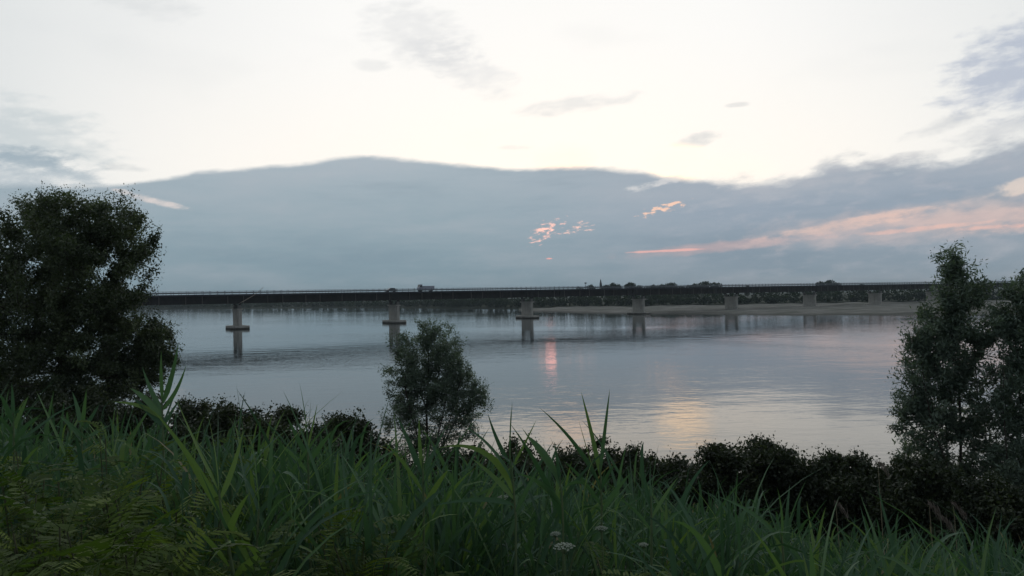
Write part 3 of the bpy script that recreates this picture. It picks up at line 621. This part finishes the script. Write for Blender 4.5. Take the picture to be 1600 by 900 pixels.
FT = [(905, 447, 7, 'lowest distant tree above the deck, left of the thin mast'), (924, 444.5, 6, 'small distant tree between the thin mast and the bell tower'),
      (948, 444, 7, 'small distant tree just right of the bell tower'), (957, 440.5, 9, 'distant tree with a high rounded crown right of the bell tower'), (966, 443, 7, common),
      (984, 441, 10, common), (999, 445, 8, common), (1013, 446, 7, common), (1021, 443.5, 7, common), (1035, 444, 8, common), (1050, 440.5, 10, common), (1063, 446, 7, common),
      (1076, 444.5, 8, common), (1086, 443, 8, common), (1102, 438.5, 10, 'tallest distant tree above the deck, left of a blunt-ended tree row'), (1116, 440, 9, 'distant tree ending the long tree row above the deck'),
      (1168, 444.5, 5, 'tiny distant tree top poking over the deck right of the tree row'), (1283, 439.5, 8, 'distant tree, left one of the three apart on the right'), (1296, 436.5, 9, 'distant tree, highest of the three apart on the right'), (1306, 440, 6, 'distant tree, right one of the three apart on the right'),
      (1346, 442.3, 6, 'tiny distant tree top above the deck near the right willows')]
rg = np.random.default_rng(44)
ORD = iter(['third', 'fourth', 'fifth', 'sixth', 'seventh', 'eighth', 'ninth', 'tenth', 'eleventh', 'twelfth'])
for k, (px, py, hw, lab) in enumerate(FT):
    if lab == common: lab = 'distant tree in the row above the deck, %s counted rightward from the bell tower' % next(ORD)
    Y = 640 + rg.uniform(-20, 40); c = at(px, py, Y); H = c.z - 2.0; wx = hw * 2.2 * Y / F_PX
    t = thing('distant_tree', lab, 'tree', (c.x, Y, 2.0), rg.uniform(0, 6.28), 'trees rising above the bridge on the far bank')
    cm, tm = crowns[k % 4]
    for nm, me in (('trunk', tm), ('crown', cm)): link(nm, me, t, scale=(wx * 1.05, wx * 1.05, H))
c = at(938.5, 435.5, 900); tw = thing('bell_tower', 'slender bell tower with a dark pointed spire above the bridge deck', 'tower', (c.x, 900, 2.2)); Ht = c.z - 2.2
MB().box(-1.5, 1.5, -1.5, 1.5, 0, Ht - 10).build('shaft', M['plaster'], tw)
MB().box(-1.7, 1.7, -1.7, 1.7, Ht - 10, Ht - 9.4).build('cornice', M['plaster'], tw)
bf_ = MB().box(-1.25, 1.25, -1.25, 1.25, Ht - 9.4, Ht - 6.2).build('belfry', M['slate'], tw)
MB().prism([(1.45 * math.cos(a * math.pi / 4), 1.45 * math.sin(a * math.pi / 4)) for a in range(8)], Ht - 6.2, Ht, 0.06).build('spire', M['slate'], tw)
c = at(915, 442, 640); ms = thing('lamp_mast', 'thin dark mast with a small head left of the bell tower', 'mast', (c.x, 640, 2.0)); Hm = c.z - 2.0
MB().tube((0, 0, 0), (0, 0, Hm - 0.6), 0.28, 0.16).build('pole', M['slate'], ms); MB().box(-0.8, 0.8, -0.4, 0.4, Hm - 0.6, Hm + 0.3, 0.15).build('lamp_head', M['slate'], ms)

# ------------------------------------------------------------------ reeds
def blade_np(p0, p1, p2, w, side, nseg=8, fold=0.25):
    """leaf blades along quadratic curves: arrays (N,3); returns verts, quads with a shallow V fold"""
    n = len(p0); t = np.linspace(0, 1, nseg + 1)[None, :, None]
    c = p0[:, None] * (1 - t) ** 2 + p1[:, None] * 2 * t * (1 - t) + p2[:, None] * t ** 2
    tan = np.gradient(c, axis=1); tan = unit(tan); s = unit(side[:, None] - tan * (side[:, None] * tan).sum(-1, keepdims=True))
    nr = np.cross(tan, s); tq = np.linspace(0, 1, nseg + 1)
    prof = np.clip(np.minimum(0.35 + tq * 3.2, 1.0) * (1 - tq ** 2.2), 0.015, 1)[None, :, None] * w[:, None, None] * 0.5
    v = np.stack([c - s * prof + nr * prof * fold, c - nr * prof * fold * 0.3, c + s * prof + nr * prof * fold], 2).reshape(-1, 3)
    o_ = (np.arange(n) * (nseg + 1) * 3)[:, None, None]; i = (np.arange(nseg) * 3)[None, :, None]; k = np.arange(2)[None, None, :]
    a = o_ + i + k; f = np.stack([a, a + 1, a + 4, a + 3], -1).reshape(-1, 4); return v, f, n * nseg * 2 // max(n, 1)
def reed_parts(b, H, lean, rg, nleaf=None, lw=0.02, ll=0.42):
    """stem centre-line points and leaf curves of one reed"""
    ll = min(ll, 0.42 * H + 0.08); lw = lw * min(1.0, 0.6 + 0.35 * H)
    n = nleaf or int(rg.integers(6, 10)); b = np.asarray(b, float)
    top = b + np.array([lean[0], lean[1], H * 0.72]); m = (b + top) / 2 - np.array([lean[0] * 0.18, lean[1] * 0.18, 0])
    st = lambda t: b * (1 - t) ** 2 + m * 2 * t * (1 - t) + top * t ** 2
    L = []; az0 = rg.uniform(0, 6.28)
    for k in range(n):
        t = 0.34 + 0.66 * k / (n - 1); p0 = st(t); a = az0 + k * math.pi + rg.normal(0, 0.55); d = np.array([math.cos(a), math.sin(a), 0])
        ln = ll * rg.uniform(0.75, 1.25) * (0.8 + 0.4 * math.sin(t * 3)); upk = 0.72 + 0.33 * t
        if k == n - 1: d *= 0.15; ln *= 0.85; upk = 1.0
        p1 = p0 + d * ln * 0.24 + np.array([0, 0, ln * 0.60 * upk]); 
        sag = rg.uniform(0.55, 1.2) * upk if rg.uniform() < 0.80 else rg.uniform(0.05, 0.5)
        p2 = p0 + d * ln * rg.uniform(0.45, 0.75) + np.array([0, 0, ln * 0.85 * sag])
        p2 = p2 + np.array([lean[0], lean[1], 0]) * 0.25
        L.append((p0, p1, p2, lw * rg.uniform(0.65, 1.25)))
    return [st(t) for t in (0, 0.33, 0.66, 1.0)], L
PROF_X = [-400, 0, 150, 250, 400, 500, 650, 800, 950, 1050, 1120, 1200, 1300, 1450, 1600, 2000]
PROF_Y = [545, 572, 592, 602, 630, 658, 706, 725, 738, 772, 798, 828, 850, 866, 878, 890]
def to_px(p):
    d = Vector(p) - CAM; z = d.dot(fwd); return 800 + F_PX * d.dot(rgt) / z, 450 - F_PX * d.dot(upv) / z
rg = np.random.default_rng(77); A0, A1, A2, AW, ASH, STM = [], [], [], [], [], []
singles = []
CLEAR = [(330, 2.6), (245, 4.2), (925, 3.6), (655, 3.4), (770, 3.2), (480, 3.6), (1200, 3.2), (1020, 3.4)]
ny = 0
while ny < 2900:
    y = 2.7 + 13.2 * rg.uniform() ** 1.25; x = y * rg.uniform(-0.78, 0.78) + rg.normal(0, 0.1)
    g0 = gz(x, y); px, _ = to_px((x, y, g0 + 1)); hh = np.interp(px, PROF_X, PROF_Y) + rg.normal(12, 30)
    if rg.uniform() < 0.05: hh -= rg.uniform(15, 60) if px < 1000 else 8
    if math.sin(x * 2.1 + y * 0.8) + math.sin(x * 0.9 - y * 1.7 + 1) < -0.7 and rg.uniform() < 0.6: ny += 1; continue
    zt = at(px, hh, y).z; H = zt - g0
    if px < 320 and y < 3.9 - 0.002 * px and rg.uniform() < 0.97: ny += 1; continue
    if any(abs(px - hx) < 75 and y < hy + 0.1 for hx, hy in CLEAR): ny += 1; continue
    if H < 0.45: ny += 1; continue
    H = min(H, rg.uniform(1.55, 2.3)); ny += 1
    lean = rg.normal([0.05, 0.0], [0.13, 0.08]) * H
    if y < 4.6 and len(singles) < 80 and rg.uniform() < 0.24 and px > -40 and px < 1640: singles.append((x, y, g0, H, lean)); continue
    st, L = reed_parts((x, y, g0), H, lean, rg, lw=0.024, ll=0.42 + 0.22 * rg.uniform())
    sh = np.clip(rg.normal(0.42, 0.27), 0, 1)
    for (p0, p1, p2, w) in L: A0.append(p0); A1.append(p1); A2.append(p2); AW.append(w); ASH.append(1.0 if (y > 3.8 and rg.uniform() < 0.014) else np.clip(sh + rg.normal(0, 0.16), 0, 0.96))
    STM.append(st)
def build_blades(A0, A1, A2, AW, rg, nseg=7):
    A0, A1, A2, AW = map(np.array, (A0, A1, A2, AW)); dr = A2 - A0; side = unit(np.stack([-dr[:, 1], dr[:, 0], 0 * dr[:, 0]], -1) + rg.normal(0, 0.03, A0.shape))
    n2 = unit(np.cross(unit(dr), side)); ph = rg.normal(0, 0.75, (len(A0), 1)); side = side * np.cos(ph) + n2 * np.sin(ph)
    return blade_np(A0, A1, A2, AW, side, nseg)
v, f, _ = build_blades(A0, A1, A2, AW, rg, 5)
S = np.array(STM); p0 = S[:, :-1].reshape(-1, 3); p1 = S[:, 1:].reshape(-1, 3)
rr = np.tile(np.array([0.0055, 0.005, 0.004]), len(S)); sv, sf = segs_np(p0, p1, rr, rr * 0.85, 4)
vv = np.concatenate([v, sv]); var = np.concatenate([np.repeat(np.array(ASH), 10), np.full(len(sf), 0.85)])
o = link('reed_bed', mesh_np('reed_bed', vv, [np.concatenate([f, sf + len(v)])], M['reed_leaf'], var=var, smooth=True))
tag(o, 'dense bed of green reeds covering the slope in the foreground', 'reeds', kind='stuff')

def single_blade(p0, p1, p2, w, name, parent, base, rg, nseg=9, tw=None, mat='reed_leaf_single'):
    dr = unit(p2 - p0); side = unit(np.array([-dr[1], dr[0], 0]) + rg.normal(0, 0.02, 3)); n2 = unit(np.cross(dr, side))
    ph = rg.normal(0, 0.75) if tw is None else tw; side = side * math.cos(ph) + n2 * math.sin(ph)
    v, f, _ = blade_np(p0[None], p1[None], p2[None], np.array([w]), side[None], nseg)
    return link(name, mesh_np(name, v - base, f, M[mat], smooth=True), parent)
def reed_thing(label, st, L, rg, group=None, face=False):
    base = np.array(st[0]); t = thing('reed', label, 'reed', tuple(base), 0, group)
    st = np.array(st); n = len(st) - 1; r0 = np.linspace(0.0065, 0.0035, n + 1)
    v, f = segs_np(st[:-1], st[1:], r0[:-1], r0[1:], 6); link('stem', mesh_np('stem', v - base, f, M['reed_stem'], smooth=True), t)
    for (p0, p1, p2, w) in L: single_blade(np.array(p0), np.array(p1), np.array(p2), w, 'leaf', t, base, rg, tw=rg.choice([-1, 1]) * rg.uniform(0.75, 1.35) if face else None, mat='reed_leaf_pale' if 'pale green' in label else 'reed_leaf_single')
    return t
for (x, y, g0, H, lean) in singles:
    st, L = reed_parts((x, y, g0), H, lean, rg, lw=0.026, ll=0.55)
    px = to_px((x, y, g0 + H))[0]
    where = next(w for lim, w in ((330, 'around the feathery shrubs on the left'), (520, 'between the pale nearest reed and the small willow'), (640, 'on the left below the small willow'), (760, 'right below the small willow'), (880, 'just left of the tallest reed'),
                                  (1000, 'around the tallest reed'), (1120, 'right of the tallest reed'), (1300, 'below the low bushes right of centre'), (1450, 'below the bushes left of the tall willows'), (9999, 'below the tall willows at the right edge')) if px < lim)
    reed_thing('plain green reed ' + where, st, L, rg, 'single reeds at the near edge of the reed bed')
# reeds that stand out, leaf by leaf (pixels of root-end, bend and tip, at the reed's own distance)
HERO = [
    ('pale green reed nearest the viewer, with wide leaves fanned to the left', 2.6, [(366, 905), (358, 860), (347, 813), (342, 765)],
     [((346, 806), (305, 740), (279, 690), .030), ((342, 768), (305, 700), (275, 622), .030), ((342, 772), (338, 705), (324, 645), .024), ((344, 780), (368, 730), (380, 672), .024),
      ((357, 885), (325, 840), (279, 802), .034), ((354, 842), (366, 800), (390, 770), .030), ((366, 902), (392, 872), (428, 858), .034)]),
    ('reed with a tall tuft of leaves against the water below the round tree', 4.2, [(256, 730), (255, 690), (254, 650), (253, 620)],
     [((253, 625), (250, 590), (252, 548), .022), ((254, 630), (270, 590), (279, 535), .024), ((254, 640), (278, 615), (291, 570), .018), ((253, 640), (235, 612), (222, 572), .026),
      ((254, 650), (228, 620), (203, 606), .030), ((254, 655), (225, 628), (175, 628), .020), ((254, 665), (232, 640), (208, 622), .028), ((255, 670), (268, 640), (284, 622), .016)]),
    ('tallest reed, its two sharp blades crossing the bright water', 3.6, [(940, 830), (940, 790), (939, 750), (937, 725)],
     [((938, 745), (925, 680), (908, 612), .026), ((938, 740), (946, 670), (953, 607), .022), ((938, 760), (905, 690), (843, 637), .024), ((938, 770), (915, 700), (903, 652), .018),
      ((939, 790), (905, 740), (880, 720), .024), ((940, 800), (965, 760), (985, 740), .022), ((939, 765), (950, 735), (962, 725), .016)]),
    ('reed with upright narrow blades below the small willow', 3.4, [(662, 850), (662, 790), (661, 745), (660, 715)],
     [((661, 735), (655, 690), (655, 650), .026), ((661, 745), (640, 690), (620, 650), .022), ((661, 760), (680, 720), (690, 700), .022), ((661, 770), (630, 720), (600, 690), .024),
      ((662, 790), (690, 745), (700, 735), .024), ((661, 728), (664, 700), (668, 672), .014)]),
    ('reed with a long leaf bowed over to the left above the pale undersides', 3.2, [(806, 880), (806, 810), (802, 755), (798, 720)],
     [((800, 750), (770, 690), (722, 664), .022), ((802, 770), (770, 680), (685, 700), .026), ((798, 735), (795, 680), (800, 625), .014), ((800, 745), (808, 700), (812, 668), .018),
      ((804, 790), (760, 770), (668, 792), .022), ((803, 780), (770, 740), (735, 715), .024), ((805, 800), (830, 750), (840, 735), .022)]),
    ('reed with one thin blade reaching highest left of the bright water', 3.8, [(800, 800), (799, 760), (797, 725), (797, 700)],
     [((797, 715), (797, 670), (801, 628), .014), ((797, 725), (775, 690), (762, 645), .020), ((798, 735), (818, 700), (838, 656), .016), ((798, 745), (780, 720), (765, 708), .018)]),
    ('reed leaning right with leaves fanned over the dark bushes', 3.4, [(880, 880), (880, 820), (878, 775), (874, 745)],
     [((876, 760), (855, 700), (822, 680), .026), ((875, 750), (850, 715), (815, 668), .020), ((877, 770), (900, 740), (925, 765), .022), ((878, 790), (845, 745), (805, 740), .024), ((875, 752), (872, 720), (866, 690), .018)]),
    ('reed with a long arching leaf in front of the low dark bushes on the right', 3.3, [(1225, 900), (1224, 870), (1222, 845), (1220, 830)],
     [((1222, 850), (1190, 800), (1120, 775), .022), ((1221, 840), (1224, 800), (1214, 760), .016), ((1222, 850), (1205, 815), (1185, 745), .014), ((1223, 860), (1240, 835), (1262, 822), .016), ((1223, 865), (1215, 835), (1195, 812), .020)]),
    ('reed with upright paired blades at the right end of the low bushes', 3.4, [(1018, 900), (1018, 850), (1018, 805), (1017, 775)],
     [((1017, 790), (1020, 740), (1030, 690), .020), ((1017, 795), (1005, 750), (1002, 715), .018), ((1018, 810), (1040, 770), (1060, 745), .016), ((1018, 830), (990, 790), (960, 775), .022), ((1018, 840), (1050, 805), (1070, 795), .020)]),
    ('reed of steep bluish blades standing left of the small willow', 3.6, [(482, 790), (482, 745), (481, 705), (480, 680)],
     [((480, 695), (478, 650), (468, 598), .018), ((480, 705), (490, 665), (496, 630), .018), ((481, 715), (462, 680), (448, 650), .020), ((481, 725), (505, 690), (520, 672), .022), ((481, 740), (455, 705), (430, 690), .024), ((480, 690), (484, 655), (486, 622), .012)]),
    ('reed of short stiff blades at the left edge under the round tree', 4.0, [(22, 740), (22, 700), (21, 665), (20, 645)],
     [((20, 655), (22, 625), (18, 598), .020), ((21, 660), (8, 630), (0, 615), .022), ((21, 670), (35, 640), (45, 618), .020), ((21, 680), (2, 655), (-12, 640), .024), ((22, 690), (40, 662), (62, 650), .022)]),
    ('reed tuft of upright blades below the trunk of the round tree', 4.2, [(128, 740), (128, 705), (128, 675), (127, 655)],
     [((127, 665), (122, 635), (113, 612), .020), ((127, 668), (132, 635), (135, 608), .020), ((128, 675), (145, 650), (155, 632), .018), ((128, 685), (108, 660), (92, 650), .022), ((128, 695), (150, 672), (172, 665), .022)]),
]
for k, (lab, Y, stp, leaves) in enumerate(HERO):
    rg = np.random.default_rng(900 + k); sp = [np.array(at(px, py, Y)) for px, py in stp]
    g0 = gz(sp[0][0], Y); root = np.array([sp[0][0] + 0.02, Y, g0])
    L = []
    for (a, b, c, w) in leaves:
        dy = rg.normal(0, 0.10); L.append((at(*a, Y), at(*b, Y + dy * 0.5), at(*c, Y + dy), w * Y / 3.2))
    L = [tuple(np.array(q) if i < 3 else q for i, q in enumerate(l)) for l in L]
    reed_thing(lab, [root] + sp, L, rg, face=True)

# ------------------------------------------------------------------ shrubs with feathery leaves, left foreground
def frond_mesh(seed, L=0.24, pairs=11):
    rg = np.random.default_rng(seed); V, Fq, SHD = [], [], []
    arch = rg.uniform(0.12, 0.85); bend = rg.normal(0, 0.25)
    cl = lambda t: np.array([t * L * (1 - 0.12 * t * t), bend * L * t * t, L * (0.35 * t - arch * 1.15 * t * t)])
    for k in range(pairs):
        t = 0.14 + 0.84 * k / (pairs - 1); c = cl(t); ll = 0.044 * (0.65 + 0.75 * math.sin(math.pi * (0.15 + 0.75 * t))) ; w = 0.0112
        for s in (-1, 1):
            if rg.uniform() < 0.07: continue
            d = unit(np.array([0.35 + rg.normal(0, 0.12), s, rg.normal(-0.28, 0.10)])); q = unit(np.cross(d, [0, 0, 1.0]))
            a = c; b = c + d * ll; n = len(V); m1, m2 = c + d * ll * 0.3, c + d * ll * 0.75
            V += [a, m1 + q * w * 0.5, m2 + q * w * 0.42, b, m2 - q * w * 0.42, m1 - q * w * 0.5]; Fq += [(n, n + 1, n + 5, n + 5), (n + 1, n + 2, n + 4, n + 5), (n + 2, n + 3, n + 4, n + 4)]
    tri = [(a, b, c) for (a, b, c, d) in Fq if c == d]; quad = [q for q in Fq if q[2] != q[3]]
    st = np.array([cl(t) for t in np.linspace(0, 0.98, 5)]); sv, sf = segs_np(st[:-1], st[1:], np.full(4, 0.0016), np.full(4, 0.0012), 3)
    n = len(V); return mesh_np('frond', np.concatenate([np.array(V), sv]), [np.array(quad), np.array(tri), sf + n], M['frond'])
FR = [frond_mesh(s) for s in range(12)]
SHR = [  # px, py of the top, Y, number of fronds
    (40, 740, 3.0, 40), (125, 720, 3.2, 44), (210, 705, 3.4, 44), (90, 800, 2.5, 40), (180, 790, 2.6, 42), (255, 745, 2.9, 36), (20, 850, 2.2, 34), (140, 860, 2.2, 38), (222, 838, 2.4, 36),
    (60, 680, 3.9, 32), (170, 668, 4.0, 32), (555, 800, 3.0, 36), (610, 815, 2.9, 28), (300, 700, 3.7, 28), (1010, 865, 3.0, 24), (300, 872, 2.3, 22)]
SLAB = ['feathery shrub at the left edge, middle height of the shrub thicket', 'feathery shrub with long drooping fronds in the middle of the left thicket', 'feathery shrub at the right side of the left thicket below the reed tuft',
        'feathery shrub lower left, with arching yellow-green fronds', 'feathery shrub with wide level fronds in the left foreground', 'feathery shrub beside the pale nearest reed, on its left', 'darkest feathery shrub in the bottom left corner',
        'dark feathery shrub at the bottom edge of the left thicket', 'low feathery shrub at the bottom edge near the nearest reed', 'feathery shrub at the back of the left thicket near the picture edge', 'feathery shrub at the back of the thicket below the tree bushes',
        'yellow-green feathery shrub among the reeds left of centre', 'small feathery shrub just right of the yellow-green one among reeds', 'feathery shrub behind the nearest reed, mixed with reeds', 'low feathery shrub around the white flower heads', 'small feathery shrub under the lowest leaves of the nearest reed']
for k, ((px, py, Y, nf), lab) in enumerate(zip(SHR, SLAB)):
    rg = np.random.default_rng(500 + k); c = at(px, py, Y); g0 = gz(c.x, Y); H = c.z - g0
    t = thing('feathery_shrub', lab, 'shrub', (c.x, Y, g0), 0, 'feathery shrubs in the foreground')
    ns_ = 6; P0_, P1_ = [], []; tops = []
    for j in range(ns_):
        a = rg.uniform(0, 6.28); r = rg.uniform(0.05, 0.26); tp = np.array([math.cos(a) * r, math.sin(a) * r * 0.8, H * rg.uniform(0.8, 0.98)]); mid = tp * np.array([0.35, 0.35, 0.55])
        P0_ += [np.zeros(3), mid]; P1_ += [mid, tp]; tops.append((mid, tp))
    v, f = segs_np(np.array(P0_), np.array(P1_), np.tile([0.007, 0.005], ns_), np.tile([0.005, 0.0025], ns_), 5)
    link('stem', mesh_np('stem', v, f, M['shrub_stem'], smooth=True), t)
    nf = int(nf * 1.7)
    for j in range(nf):
        m_, tp = tops[j % ns_]; u = 1 - (j // ns_) / (nf / ns_) * 0.9; p = m_ + (tp - m_) * u
        link('frond', FR[rg.integers(0, 12)], t, loc=tuple(p), rot=(rg.normal(0, 0.35), rg.normal(-0.25, 0.35), rg.uniform(0, 6.28)), scale=(s0 := rg.uniform(0.5, 0.95), s0, s0))

# low undergrowth filling the ground between
rg = np.random.default_rng(88); n = 60000
y = 1.2 + 15 * rg.uniform(size=n) ** 1.3; x = y * rg.uniform(-0.85, 0.85, n); hgt = np.where(x < -0.25 * y, 0.75, 0.5) * rg.uniform(0, 1, n) ** 1.2
c = np.stack([x, y, bank_h(x, y) + hgt], -1); ax = rg.normal(size=(n, 3)); ax[:, 2] = np.abs(ax[:, 2]) * 0.8
v, f = leaves_np(c, ax, 0.085, 0.032, rg)
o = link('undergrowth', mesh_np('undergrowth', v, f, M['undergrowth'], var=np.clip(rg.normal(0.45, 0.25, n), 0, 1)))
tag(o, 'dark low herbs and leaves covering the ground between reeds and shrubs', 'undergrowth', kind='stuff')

# ------------------------------------------------------------------ flowers, plumes
FL = [(882, 851, 2.8, 0.050, 'largest white flower head low among the reeds'), (868, 833, 3.2, 0.028, 'small white flower head just above the largest one'),
      (940, 824, 3.4, 0.036, 'white flower head right of the largest one, higher up'), (1006, 850, 3.2, 0.026, 'white flower head farthest right among the reeds'), (786, 776, 3.8, 0.040, 'white flower head highest up, below the bowed reed leaf')]
for k, (px, py, Y, r, lab) in enumerate(FL):
    rg = np.random.default_rng(300 + k); r *= 0.72; c = at(px, py, Y); g0 = gz(c.x, Y); t = thing('umbel_flower', lab, 'flower', (c.x, Y, g0), 0, 'white flower heads among the reeds'); H = c.z - g0
    MB().tube((0.03, 0, 0), (0.01, 0, H * 0.6), 0.004, 0.003).tube((0.01, 0, H * 0.6), (0, 0, H - r * 0.9), 0.003, 0.002).build('stem', M['reed_stem'], t)
    hb, rb = MB(), MB()
    for j in range(26):
        a = j * 2.39996; q = math.sqrt((j + 0.5) / 26) * r; p = Vector((math.cos(a) * q, math.sin(a) * q, H - q * q / r * 0.35)); rb.tube((0, 0, H - r * 0.9), p, 0.0008, 0.0006, 3)
        s = r * 0.17
        for i in range(5):
            bq = rg.uniform(0, 6.28); e = p + Vector((math.cos(bq) * s * 0.7, math.sin(bq) * s * 0.7, rg.normal(0.002, 0.0012)))
            hb.prism([(e.x + s * 0.5 * math.cos(u), e.y + s * 0.5 * math.sin(u)) for u in (0, 1.26, 2.51, 3.77, 5.03)], e.z, e.z + 0.002, 0.8)
    rb.build('rays', M['reed_stem'], t); hb.build('flower_head', M['petal'], t)
PL = [(1306, 790, 7.5, 'brown drooping reed plume on the right, left one, before the bushes'), (1452, 792, 7.0, 'brown drooping reed plume before the willow, upper left of three'), (1490, 792, 7.2, 'brown drooping reed plume before the willow, upper right of three'),
      (1470, 812, 7.0, 'brown drooping reed plume before the willow, lowest of three'), (1372, 727, 8.0, 'brown drooping reed plume against the dark bush left of the willows')]
for k, (px, py, Y, lab) in enumerate(PL):
    rg = np.random.default_rng(400 + k); c = at(px, py, Y); g0 = gz(c.x, Y); H = c.z - g0; t = thing('plumed_reed', lab, 'reed', (c.x, Y, g0), 0, 'brown plumed reeds on the right')
    MB().tube((0.1, 0, 0), (0.03, 0, H * 0.6), 0.005, 0.004, 5).tube((0.03, 0, H * 0.6), (0, 0, H), 0.004, 0.0025, 5).build('stem', M['dry'], t)
    n = 60; u = rg.uniform(0, 1, n); d = np.stack([0.10 * u + rg.normal(0, 0.012, n), rg.normal(0, 0.015, n), 0.02 - 0.13 * u * u], -1) + np.array([0, 0, H])
    ax = np.stack([0.35 + 0 * u, rg.normal(0, 0.2, n), -0.6 - 0.6 * u], -1) + rg.normal(0, 0.2, (n, 3)); v, f = leaves_np(d, ax, 0.075, 0.007, rg); link('plume', mesh_np('plume', v, f, M['plume']), t)

# ------------------------------------------------------------------ evening haze over the river plain
hm = bpy.data.materials.new('haze_air'); hm.use_nodes = True; ht = hm.node_tree; ht.nodes.clear()
pv = ht.nodes.new('ShaderNodeVolumePrincipled'); pv.inputs['Color'].default_value = (0.74, 0.85, 0.93, 1); pv.inputs['Density'].default_value = 0.00014
ho = ht.nodes.new('ShaderNodeOutputMaterial'); ht.links.new(pv.outputs[0], ho.inputs['Volume'])
o = MB().box(-7000, 7000, -2600, 7000, -6.0, 42.0).build('haze', hm); tag(o, 'thin evening haze over the river and far bank', 'haze', kind='stuff')
